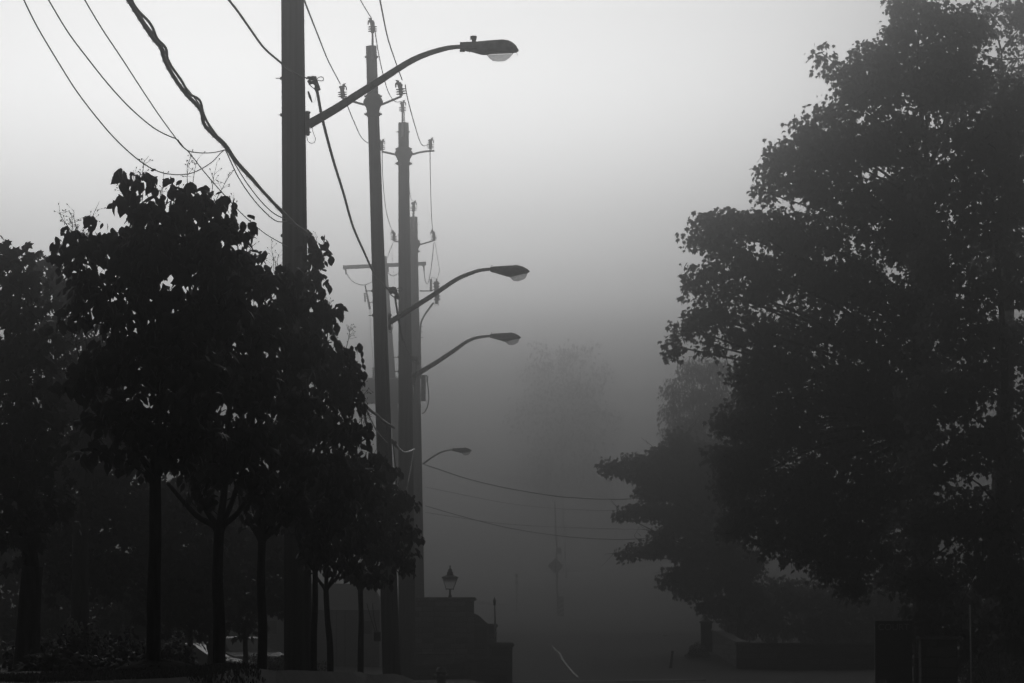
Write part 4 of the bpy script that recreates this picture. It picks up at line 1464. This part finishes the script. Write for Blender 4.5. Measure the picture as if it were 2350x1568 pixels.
Yw = 152
g0 = ground_z(at(1050, 1500, Yw).x, Yw) - .3
gw = thing('stone_wall', (at(1050, 1500, Yw).x, Yw, g0 + .3), 'stepped rubble stone gate wall left of the road, lantern on top', 'wall')
b = MB()
x = lambda px, Y=Yw: at(px, 1465, Y).x
z = lambda py, Y=Yw: at(1175, py, Y).z
b.box((x(930), Yw, g0), (x(1087.5), Yw + 1.1, z(1378)))
b.build('tall_pier', M['stone'], gw)
b = MB()
out = V3([(1087.5, 1408), (1096, 1411), (1104, 1417), (1112, 1425), (1119, 1431)], Yw + .2) + [(x(1119, Yw + .2), g0), (x(1087.5, Yw + .2), g0)]
b.prism(out, Yw + .2, Yw + .9)
b.build('curved_shoulder', M['stone_dark'], gw)
b = MB()
b.box((x(1119.4), Yw + .1, g0), (x(1139), Yw + 1.0, z(1440)))
b.build('middle_pier', M['stone'], gw)
b = MB()
b.box((x(925), Yw - .12, z(1378.5)), (x(1093), Yw + 1.25, z(1371)), .04)
b.build('coping', M['cap'], gw)
b = MB()
b.box((x(1091), Yw - .02, z(1440.6)), (x(1142.6), Yw + 1.12, z(1431.5)), .04)
b.build('coping', M['cap'], gw)
Yn = 143
gn = thing('stone_wall', (at(1100, 1500, Yn).x, Yn, ground_z(at(1100, 1500, Yn).x, Yn)), 'low stone wall with rounded end pier, nearest the road kerb', 'wall')
g1 = ground_z(at(1100, 1500, Yn).x, Yn) - .4
b = MB()
b.box((x(1123, Yn), Yn, g1), (x(1176, Yn), Yn + .9, z(1484, Yn)))
b.build('end_pier', M['stone_dark'], gn)
b = MB()
b.box((x(1119, Yn), Yn - .08, z(1485.5, Yn)), (x(1180.5, Yn), Yn + 1.0, z(1475, Yn)), .06)
b.build('coping', M['cap'], gn)
b = MB()
b.prism(V3([(938, 1530), (1042, 1524), (1123, 1510)], Yn + .1) + [(x(1123, Yn + .1), g1), (x(938, Yn + .1), g1)], Yn + .1, Yn + .55)
b.build('low_wall', M['stone_dark'], gn)
b = MB()
b.prism(V3([(938, 1530), (1042, 1524), (1123, 1510), (1123, 1506), (1042, 1520), (938, 1526)], Yn + .04), Yn + .04, Yn + .6)
b.build('sloping_coping', M['cap'], gn)
b = MB()
b.box((x(940, 147), 147, g1), (x(1041, 147), 147.6, z(1503, 147)))
b.box((x(938, 147), 146.95, z(1503.2, 147)), (x(1043, 147), 147.7, z(1498, 147)), .03)
tag(b.build('stone_bench', M['cap'], None, (x(990, 147), 147, g1 + .4)), 'pale low stone ledge between gate wall and hydrant', 'ledge')

# lantern
Yl = Yw + .55
sl = m(Yl)
lt = thing('lantern', at(1033, 1371, Yl), 'old-style tapered glass lantern on top of the stone pier', 'lantern')
b = MB()
b.lathe(at(1033, 1371, Yl), [(4 * sl, 0), (4 * sl, 4 * sl), (2.6 * sl, 6 * sl), (1.8 * sl, 10 * sl), (2.6 * sl, 13 * sl), (1.6 * sl, 17 * sl), (6 * sl, 18.5 * sl), (8.4 * sl, 19.5 * sl)], 12)
b.build('stem', M['iron'], lt)
b = MB()
for sx, sy in ((-1, -1), (1, -1), (1, 1), (-1, 1)):
    p0 = at(1032, 1352, Yl) + Vector((sx * 8.2 * sl, sy * 8.2 * sl, 0)); p1 = at(1033, 1326.5, Yl) + Vector((sx * 16.8 * sl, sy * 16.8 * sl, 0))
    b.tube([p0, p1], .8 * sl, 5)
    b.ball(p0 - Vector((0, 0, 1.5 * sl)), 1.1 * sl, 5)
for (py, h) in ((1352, 8.4), (1326.5, 17.2)):
    c = at(1032.5, py, Yl)
    P = [c + Vector((sx * h * sl, sy * h * sl, 0)) for sx, sy in ((-1, -1), (1, -1), (1, 1), (-1, 1), (-1, -1))]
    for a, q in zip(P, P[1:]): b.tube([a, q], .9 * sl, 5)
b.tube([at(1031, 1368, Yl), at(1032, 1326, Yl)], .8 * sl, 6)
b.build('frame', M['iron'], lt)
for (ax, ay), (bx, by) in (((-1, -1), (1, -1)), ((1, -1), (1, 1)), ((1, 1), (-1, 1)), ((-1, 1), (-1, -1))):
    c0, c1 = at(1032, 1351.5, Yl), at(1033, 1327.5, Yl)
    b = MB()
    b.add([c0 + Vector((ax * 7.9 * sl, ay * 7.9 * sl, 0)), c0 + Vector((bx * 7.9 * sl, by * 7.9 * sl, 0)), c1 + Vector((bx * 16.2 * sl, by * 16.2 * sl, 0)), c1 + Vector((ax * 16.2 * sl, ay * 16.2 * sl, 0))], [(0, 1, 2, 3)], False)
    b.build('pane', M['pane'] if ay == by == -1 else M['pane_clear'], lt)
b = MB()
b.lathe(at(1033, 1326, Yl), [(27 * sl, 0), (27 * sl, 1.2 * sl), (18 * sl, 4 * sl), (8.5 * sl, 6 * sl)], 4, flat=True)
b.lathe(at(1033, 1320.5, Yl), [(8 * sl, 0), (6.5 * sl, 5 * sl), (7 * sl, 7 * sl), (4.5 * sl, 9 * sl), (4.8 * sl, 13 * sl), (2.4 * sl, 15 * sl), (1.2 * sl, 17 * sl), (2.2 * sl, 19 * sl), (.6 * sl, 23 * sl)], 12)
b.build('roof', M['iron'], lt)

# spear post on the end pier
Yp = Yn + .4
sp = m(Yp)
ps = thing('spear_post', at(1137, 1475, Yp), 'slim pale post with dark spear finial on the wall end', 'post')
b = MB()
b.tube([at(1137.5, 1475, Yp), at(1135, 1389, Yp)], [2.9 * sp, 2.2 * sp], 10)
b.build('post_shaft', M['galv'], ps)
b = MB()
b.lathe(at(1135, 1389.5, Yp), [(2.4 * sp, 0), (3.2 * sp, 1.5 * sp), (2.0 * sp, 3 * sp), (3.7 * sp, 7 * sp), (3.4 * sp, 12 * sp), (1.4 * sp, 16 * sp), (.3 * sp, 20 * sp)], 10)
b.build('finial', M['iron'], ps)
b = MB()
b.box(at(1138.5, 1475.2, Yp) - Vector((0, .1, 0)), at(1147, 1473.6, Yp) + Vector((0, .05, 0)), .01)
b.build('foot_glint', M['white'], ps)  # white sliver stands in for a bright glint by the post foot

# hydrant
Yh = 106
sh = m(Yh)
hb = on_ground(1013, Yh)
hy = thing('fire_hydrant', hb, 'fire hydrant in front of the low stone wall at the bottom edge', 'fire hydrant')
top = at(1013, 1529, Yh).z - hb.z
b = MB()
b.lathe(hb, [(.16, -.05), (.16, .05), (.115, .07), (.115, top * .72), (.14, top * .73), (.14, top * .77), (.125, top * .78), (.12, top * .86), (.085, top * .94), (.03, top * .97), (.03, top)], 18)
b.build('barrel', M['hydrant'], hy)
for sx in (-1, 1):
    b = MB()
    b.lathe(hb + Vector((sx * .09, 0, top * .58)), [(.05, 0), (.05, .06), (.06, .065), (.06, .09), (.02, .095), (.02, .12)], 10, axis=Vector((sx, 0, 0)))
    b.build('side_nozzle', M['hydrant'], hy)
b = MB()
b.lathe(hb + Vector((0, -.1, top * .56)), [(.06, 0), (.06, .05), (.075, .055), (.075, .085), (.02, .09), (.02, .12)], 12, axis=Vector((0, -1, 0)))
b.build('front_nozzle', M['hydrant'], hy)
b = MB()
b.tube([hb + Vector((.1, 0, top * .62)), hb + Vector((.13, 0, top * .45)), hb + Vector((.08, -.05, top * .35))], .006, 5)
b.build('chain', M['steel'], hy)

# ------------------------------------------------------------------ far side of the junction
Yr = 440
b = MB()
out = V3([(1085, 1378), (1121, 1383), (1271, 1406), (1300, 1410)], Yr) + [(x(1300, Yr), 0), (x(1085, Yr), 0)]
b.prism(out, Yr, Yr + .5)
o = tag(b.build('retaining_wall', M['stone_dark'], None, (x(1190, Yr), Yr, 0)), 'far sloping retaining wall behind the junction', 'wall')
b = MB()
for y0 in (0, 10):
    b.tube([at(1085, 1377 + y0, Yr - .15), at(1121, 1382 + y0, Yr - .15), at(1271, 1404.5 + y0, Yr - .15), at(1300, 1409 + y0, Yr - .15)], .06, 6)
for k in range(9):
    px = 1092 + k * 24
    py = 1378 + (px - 1092) * .15
    b.tube([at(px, py - 1, Yr - .05), at(px, py + 22, Yr - .05)], .05, 6)
tag(b.build('guard_rail', M['sign_mid'], None, at(1190, 1400, Yr)), 'two pale rails running along the far retaining wall', 'railing')

# hazard marker post, diamond sign, plates
Ys = 405
ss = m(Ys)
base = on_ground(1284, Ys)
hz = thing('hazard_marker', base, 'striped hazard marker board on a post at the far road bend', 'traffic sign')
b = MB()
b.tube([base - Vector((0, 0, .1)), at(1287, 1372, Ys)], .035, 8)
b.build('post', M['galv'], hz)
b = MB()
b.box(at(1279.5, 1423, Ys) - Vector((0, .06, 0)), at(1294, 1369, Ys) - Vector((0, .045, 0)))
brd = b.build('marker_board', M['black'], hz)
for k in range(5):
    y0 = 1373 + k * 11
    b = MB()
    out = V3([(1280, y0 + 9), (1280, y0 + 4.5), (1293.6, y0 - 3.5), (1293.6, y0 + 1)], Ys)
    b.prism(out, Ys - .068, Ys - .062)
    b.build('stripe', M['sign_mid'], brd)
base = on_ground(1277, 410)
dm = thing('warning_sign', base, 'faint diamond warning sign with small plates on a tall post', 'traffic sign')
b = MB()
b.tube([base, at(1279, 1410, 410)], .04, 8)
b.build('post', M['galv'], dm)
b = MB()
b.prism(V3([(1275, 1280), (1294, 1299), (1275, 1318), (1256, 1299)], 409.9), 409.88, 409.9)
f_ = b.build('diamond_plate', M['sign_mid'], dm)
b = MB()
b.prism(V3([(1273, 1286), (1277, 1286), (1277, 1312), (1273, 1312)], 409.8), 409.84, 409.87)
b.prism(V3([(1268, 1288), (1270, 1288), (1270, 1296), (1266, 1306), (1264, 1306), (1268, 1295)], 409.8), 409.84, 409.87)
b.build('road_symbol', M['black'], f_)
b = MB()
b.prism(V3([(1276, 1257), (1288, 1257), (1288, 1271), (1276, 1271)], 409.9), 409.88, 409.9)
b.build('small_plate', M['white'], dm)
base = on_ground(1186, 410)
rs = thing('round_sign', base, 'pair of faint round discs one above the other on a post', 'traffic sign')
b = MB()
b.tube([base, at(1186, 1315, 410)], .035, 8)
b.build('post', M['galv'], rs)
for py in (1320, 1337):
    b = MB()
    b.lathe(at(1186, py, 409.9), [(.2, 0), (.2, .02)], 18, axis=Vector((0, -1, 0)))
    b.build('disc', M['sign_mid'], rs)
base = on_ground(1540, 165)
wb = thing('sandwich_board', base, 'small pale board standing at the right kerb before the gate wall', 'sign')
b = MB()
b.prism([(base.x - .1, base.z), (base.x + .02, base.z), (base.x + .1, base.z + .68), (base.x, base.z + .68)], base.y, base.y + .05)
b.build('board_panel', M['sign_mid'], wb)
b = MB()
b.tube([(base.x + .06, base.y + .05, base.z + .6), (base.x + .02, base.y + .4, base.z)], .015, 5)
b.build('prop_leg', M['steel'], wb)

# ------------------------------------------------------------------ right gate walls, piers and sign
Ya = 190
r0 = thing('stone_wall', on_ground(1660, 170), 'right gate wall with a pier and sloping pale coping', 'wall')
b = MB()
b.box((x(1609, Ya), Ya, .0), (x(1634, Ya), Ya + .5, z(1430, Ya)))
b.build('end_pier', M['stone_dark'], r0)
b = MB()
b.box((x(1606, Ya), Ya - .06, z(1430.3, Ya)), (x(1637, Ya), Ya + .56, z(1425, Ya)), .03)
b.lathe(((x(1621.5, Ya)), Ya + .25, z(1425.2, Ya)), [(.3, 0), (.04, .16)], 4, flat=True)
b.build('pier_cap', M['cap'], r0)
b = MB()
# wall running towards the viewer, from behind pier to the next pier
pa, pb = at(1634, 1448, Ya), at(1690, 1477, 165)
vs = []
for p in (pa, pb):
    vs += [(p.x, p.y, 0), (p.x, p.y, p.z), (p.x + .35, p.y, p.z), (p.x + .35, p.y, 0)]
b.add(vs, [(0, 1, 5, 4), (1, 2, 6, 5), (2, 3, 7, 6), (0, 3, 2, 1), (4, 5, 6, 7)], False)
b.build('wing_wall', M['stone'], r0)
b = MB()
vs = []
for p in (pa, pb):
    vs += [(p.x - .05, p.y, p.z + .003), (p.x - .05, p.y, p.z + .07), (p.x + .42, p.y, p.z + .07), (p.x + .42, p.y, p.z + .003)]
b.add(vs, [(0, 1, 5, 4), (1, 2, 6, 5), (2, 3, 7, 6), (0, 3, 2, 1), (4, 5, 6, 7), (0, 4, 7, 3)], False)
b.build('coping', M['kerb'], r0)
Yb = 164
b = MB()
b.box((x(1690, Yb), Yb, 0), (x(2010, Yb), Yb + .5, z(1480, Yb)))
b.build('front_wall', M['stone_dark'], r0)
b = MB()
b.box((x(1686, Yb), Yb - .06, z(1480.3, Yb)), (x(2014, Yb), Yb + .56, z(1475, Yb)), .03)
b.build('coping', M['cap'], r0)
Yc = 94
g2 = on_ground(2155, Yc)
r1 = thing('stone_pier', g2, 'dark square stone pier with flat cap, bottom right', 'pier')
b = MB()
b.box((x(2114, Yc), Yc, g2.z - .3), (x(2197, Yc), Yc + .62, z(1468, Yc)))
b.build('pier_body', M['stone_dark'], r1)
b = MB()
b.box((x(2108, Yc), Yc - .05, z(1468.4, Yc)), (x(2203, Yc), Yc + .67, z(1461, Yc)), .02)
b.build('pier_cap', M['cap'], r1)


def text_mesh(name, body, centre, size, material, parent, extrude=.004):
    cu = bpy.data.curves.new(name, 'FONT')
    cu.body = body
    cu.size = size
    cu.extrude = extrude
    cu.align_x = 'CENTER'
    cu.align_y = 'CENTER'
    o = bpy.data.objects.new('tmp_text', cu)
    COL.objects.link(o)
    dg = bpy.context.evaluated_depsgraph_get()
    me = bpy.data.meshes.new_from_object(o.evaluated_get(dg))
    bpy.data.objects.remove(o)
    org = BASE[parent]
    for v in me.vertices:
        a, c, d = v.co
        v.co = (centre[0] + a - org.x, centre[1] - d - org.y, centre[2] + c - org.z)
    me.materials.clear()
    return link_mesh(name, me, material, parent)


Yt = 102
gs = on_ground(2055, Yt)
sg = thing('sign_board', gs, 'dark board lettered COURT standing left of the stone pier', 'sign')
b = MB()
b.box((x(2008, Yt), Yt, gs.z + .02), (x(2094, Yt), Yt + .05, z(1425, Yt)), .01)
pn = b.build('board_panel', M['board'], sg)
for px in (2010, 2092):
    b = MB()
    b.box((x(px - 2, Yt), Yt + .052, gs.z - .2), (x(px + 2, Yt), Yt + .12, z(1428, Yt)))
    b.build('sign_leg', M['galv'], sg)
text_mesh('sign_text', 'COURT', (x(2051, Yt), Yt - .006, z(1440, Yt)), 21 * m(Yt), M['letter'], pn)
b = MB()
b.prism(V3([(2096, 1436), (2106, 1438), (2109, 1441), (2103, 1443), (2101, 1448), (2097, 1441)], 98), 98.0, 98.02)
b.tube([at(2101, 1443, 98), at(2102, 1468, 98), at(2104, 1500, 98)], .012, 6)
tag(b.build('marker_stake', M['kerb'], None, at(2104, 1500, 98)), 'pale bent stake between sign board and stone pier', 'stake')
for px, Y, top_, lab in ((1721, 200, 1392, 'thin pale flagpole behind the right gate wall'), (2226, 68, 1390, 'hair-thin pale rod right of the stone pier')):
    gp_ = on_ground(px, Y)
    b = MB()
    b.tube([gp_, at(px, top_, Y)], [.028 * Y / 130, .018 * Y / 130], 8)
    b.ball(at(px, top_, Y), .03 * Y / 130, 6)
    tag(b.build('thin_post', M['galv'], None, gp_), lab, 'post')

# ------------------------------------------------------------------ cars and a house in the fog, left
def make_car(px, Y, roof_py, ang, paint, label):
    ground = on_ground(px, Y)
    H = at(px, roof_py, Y).z - ground.z
    root = thing('parked_car', ground, label, 'car', 'parked cars behind the hedge')
    root.rotation_euler = (0, 0, ang)
    k = H / 1.45
    prof = [(-2.2, .35), (-2.22, .75), (-2.1, .92), (-1.75, .98), (-1.25, 1.34), (-.8, 1.43), (0, 1.45), (.5, 1.40), (1.25, 1.0), (1.9, .88), (2.2, .70), (2.25, .35)]
    b = MB()
    rings = []
    for w, ins in ((-.86, .02), (-.80, 0), (.80, 0), (.86, .02)):
        rings.append(w)
    vs = []
    for yy, sh_ in ((-.88, .0), (-.62, 1.0), (.62, 1.0), (.88, .0)):
        for px_, pz in prof:
            zz = pz if (sh_ > .5 or pz < 1.0) else 1.0 - (pz - 1.0) * .0
            vs.append((px_ * k, yy * k, zz * k))
    n = len(prof)
    fs = [(j * n + i, j * n + (i + 1) % n, (j + 1) * n + (i + 1) % n, (j + 1) * n + i) for j in range(3) for i in range(n)]
    fs += [tuple(range(n - 1, -1, -1)), tuple(range(3 * n, 4 * n))]
    b.add(vs, fs, False)

    def put(name, bb, mt, par=root):
        me = bpy.data.meshes.new(name)
        me.from_pydata([tuple(v) for v in bb.v], [], bb.f)
        me.update()
        return link_mesh(name, me, mt, par)
    body = put('body', b, paint)
    for sy in (-1, 1):
        w = MB()
        P = [(-1.55, .99), (-1.15, 1.32), (-.05, 1.375), (.42, 1.34), (1.05, 1.0)]
        vs = []
        for a, c in P:
            yy = (.885 if c < 1.1 else .70)
            vs.append((a * k, sy * (yy + .004) * k, c * k))
        w.add(vs, [tuple(range(5))], False)
        put('side_window', w, M['glass'], body)
    for a, c, e, f_ in ((.56, 1.385, 1.2, 1.02), (-1.3, 1.315, -1.7, 1.02)):
        w = MB()
        s_ = 1 if a > 0 else -1
        w.add([(a * k + .01 * s_, -.58 * k, c * k), (a * k + .01 * s_, .58 * k, c * k), (e * k + .01 * s_, .7 * k, f_ * k), (e * k + .01 * s_, -.7 * k, f_ * k)], [(0, 1, 2, 3)], False)
        put('windscreen' if a > 0 else 'rear_window', w, M['glass'], body)
    for wx in (-1.4, 1.4):
        for sy in (-1, 1):
            w = MB()
            w.lathe((wx * k, sy * .70 * k, .33 * k), [(.2 * k, 0), (.33 * k, .01), (.33 * k, .2 * k), (.2 * k, .21 * k)], 20, axis=Vector((0, sy, 0)))
            put('wheel', w, M['tyre'])
    for sy in (-1, 1):
        w = MB()
        w.ball((2.2 * k, sy * .62 * k, .66 * k), (.06, .16, .08), 6)
        put('headlight', w, M['white'])
    return root


make_car(540, 118, 1461, math.radians(-62), M['car'], 'pale parked car, highest arched roof, seen behind the hedge')
make_car(425, 112, 1476, math.radians(-20), M['car_dark'], 'dark parked car with a pale roof line, left of the arched roof')

Yv = 165
hv = on_ground(780, Yv)
hs = thing('house', hv, 'dim long low building in the fog between trunks', 'building')
b = MB()
b.box((x(300, Yv), Yv + 1.5, hv.z - .5), (x(868, Yv), Yv + 9, z(1400, Yv)))
b.build('wall', M['render'], hs)
b = MB()
x0, x1, zt = x(290, Yv), x(878, Yv), z(1400, Yv)
b.add([(x0, Yv + .7, zt), (x1, Yv + .7, zt), (x1, Yv + 9.5, zt), (x0, Yv + 9.5, zt), (x0 + .6, Yv + 5, zt + 1.1), (x1 - .6, Yv + 5, zt + 1.1)],
      [(0, 1, 5, 4), (2, 3, 4, 5), (1, 2, 5), (3, 0, 4), (3, 2, 1, 0)], False)
b.build('roof', M['roof'], hs)
for px in (759, 770, 790):
    b = MB()
    b.box((x(px - 2, Yv), Yv + .9, hv.z - .5), (x(px + 2, Yv), Yv + 1.0, zt - .003))
    b.build('porch_post', M['steel'], hs)
for px in (600, 650, 820):
    b = MB()
    b.box((x(px, Yv), Yv + 1.46, z(1455, Yv)), (x(px + 30, Yv), Yv + 1.498, z(1425, Yv)))
    b.build('window', M['glass'], hs)

# ------------------------------------------------------------------ haze, world, sun
HZ = dict(dens=0.005271227955215931, g=0.9733106395550847, alb=0.8911578911687538, top=55.43250247414299, far=0)
hm = bpy.data.materials.new('haze_air')
hm.use_nodes = True
nt = hm.node_tree
nt.nodes.clear()
pv = nt.nodes.new('ShaderNodeVolumePrincipled')
ou = nt.nodes.new('ShaderNodeOutputMaterial')
nt.links.new(pv.outputs[0], ou.inputs['Volume'])
pv.inputs['Density'].default_value = HZ['dens']
pv.inputs['Anisotropy'].default_value = HZ['g']
pv.inputs['Color'].default_value = grey(HZ['alb'])
b = MB()
b.box((-330, -70, -1.6), (330, 530, HZ['top']))
tag(b.build('haze', hm), 'thick morning fog filling the street', 'fog', kind='stuff')

SUN_AZ = 3.95716300937696
SUN_EL = 14.410627101934145
w = bpy.data.worlds.new('World')
SC.world = w
w.use_nodes = True
nt = w.node_tree
N, L = nt.nodes, nt.links
bg = N['Background']
sky = N.new('ShaderNodeTexSky')
sky.sky_type = 'NISHITA'
sky.sun_disc = False
sky.sun_elevation = math.radians(SUN_EL)
sky.sun_rotation = math.radians(-SUN_AZ)
bw = N.new('ShaderNodeRGBToBW')
L.new(sky.outputs[0], bw.inputs[0])
tc = N.new('ShaderNodeTexCoord')
sep = N.new('ShaderNodeSeparateXYZ')
L.new(tc.outputs['Generated'], sep.inputs[0])
RAMP = [(-.02, 0.009430209778272091), (.035, 0.022851149962359325), (.06, 0.085), (.085, 0.88), (.115, 1.3110598652218552), (.165, 0.6935688102829343), (.30, 1.5189548639059531), (1.0, 2)]
fc = N.new('ShaderNodeFloatCurve')
mr = N.new('ShaderNodeMapRange')
mr.inputs[1].default_value = -.1; mr.inputs[2].default_value = .4; mr.inputs[3].default_value = 0; mr.inputs[4].default_value = 1
L.new(sep.outputs['Z'], mr.inputs[0])
L.new(mr.outputs[0], fc.inputs['Value'])
cv = fc.mapping.curves[0]
PTS = [((zz + .1) / .5, vv / 3.0) for zz, vv in RAMP[:-1]]
cv.points[0].location = (0, PTS[0][1]); cv.points[1].location = (1, PTS[-1][1])
for p in PTS: cv.points.new(*p)
fc.mapping.update()
az = N.new('ShaderNodeMapRange')
az.interpolation_type = 'SMOOTHSTEP'
L.new(sep.outputs['Y'], az.inputs[0])
az.inputs[1].default_value = 0; az.inputs[2].default_value = .9; az.inputs[3].default_value = 0.16830338418877747; az.inputs[4].default_value = 1
m1 = N.new('ShaderNodeMath'); m1.operation = 'MULTIPLY'
m2 = N.new('ShaderNodeMath'); m2.operation = 'MULTIPLY'
m3 = N.new('ShaderNodeMath'); m3.operation = 'MULTIPLY'; m3.inputs[1].default_value = 3.0
L.new(fc.outputs[0], m3.inputs[0])
L.new(m3.outputs[0], m1.inputs[0]); L.new(az.outputs[0], m1.inputs[1])
L.new(bw.outputs[0], m2.inputs[0]); L.new(m1.outputs[0], m2.inputs[1])
L.new(m2.outputs[0], bg.inputs[0])
bg.inputs[1].default_value = .1

sl_ = bpy.data.lights.new('sun', 'SUN')
sl_.energy = 0.22401489274574102
sl_.angle = math.radians(20.698807824011542)
so = bpy.data.objects.new('sun', sl_)
COL.objects.link(so)
so.rotation_euler = (math.radians(-(90 - SUN_EL)), 0, math.radians(SUN_AZ))

vs_ = SC.view_settings
vs_.view_transform = 'Standard'
vs_.look = 'None'
vs_.gamma = 1
vs_.exposure = -0.8709456681229704
SC.cycles.use_denoising = True
SC.cycles.denoising_input_passes = 'RGB_ALBEDO_NORMAL'
SC.cycles.denoising_prefilter = 'ACCURATE'
SC.cycles.use_adaptive_sampling = False
SC.cycles.volume_bounces = 0
SC.cycles.max_bounces = 5
SC.cycles.transparent_max_bounces = 8
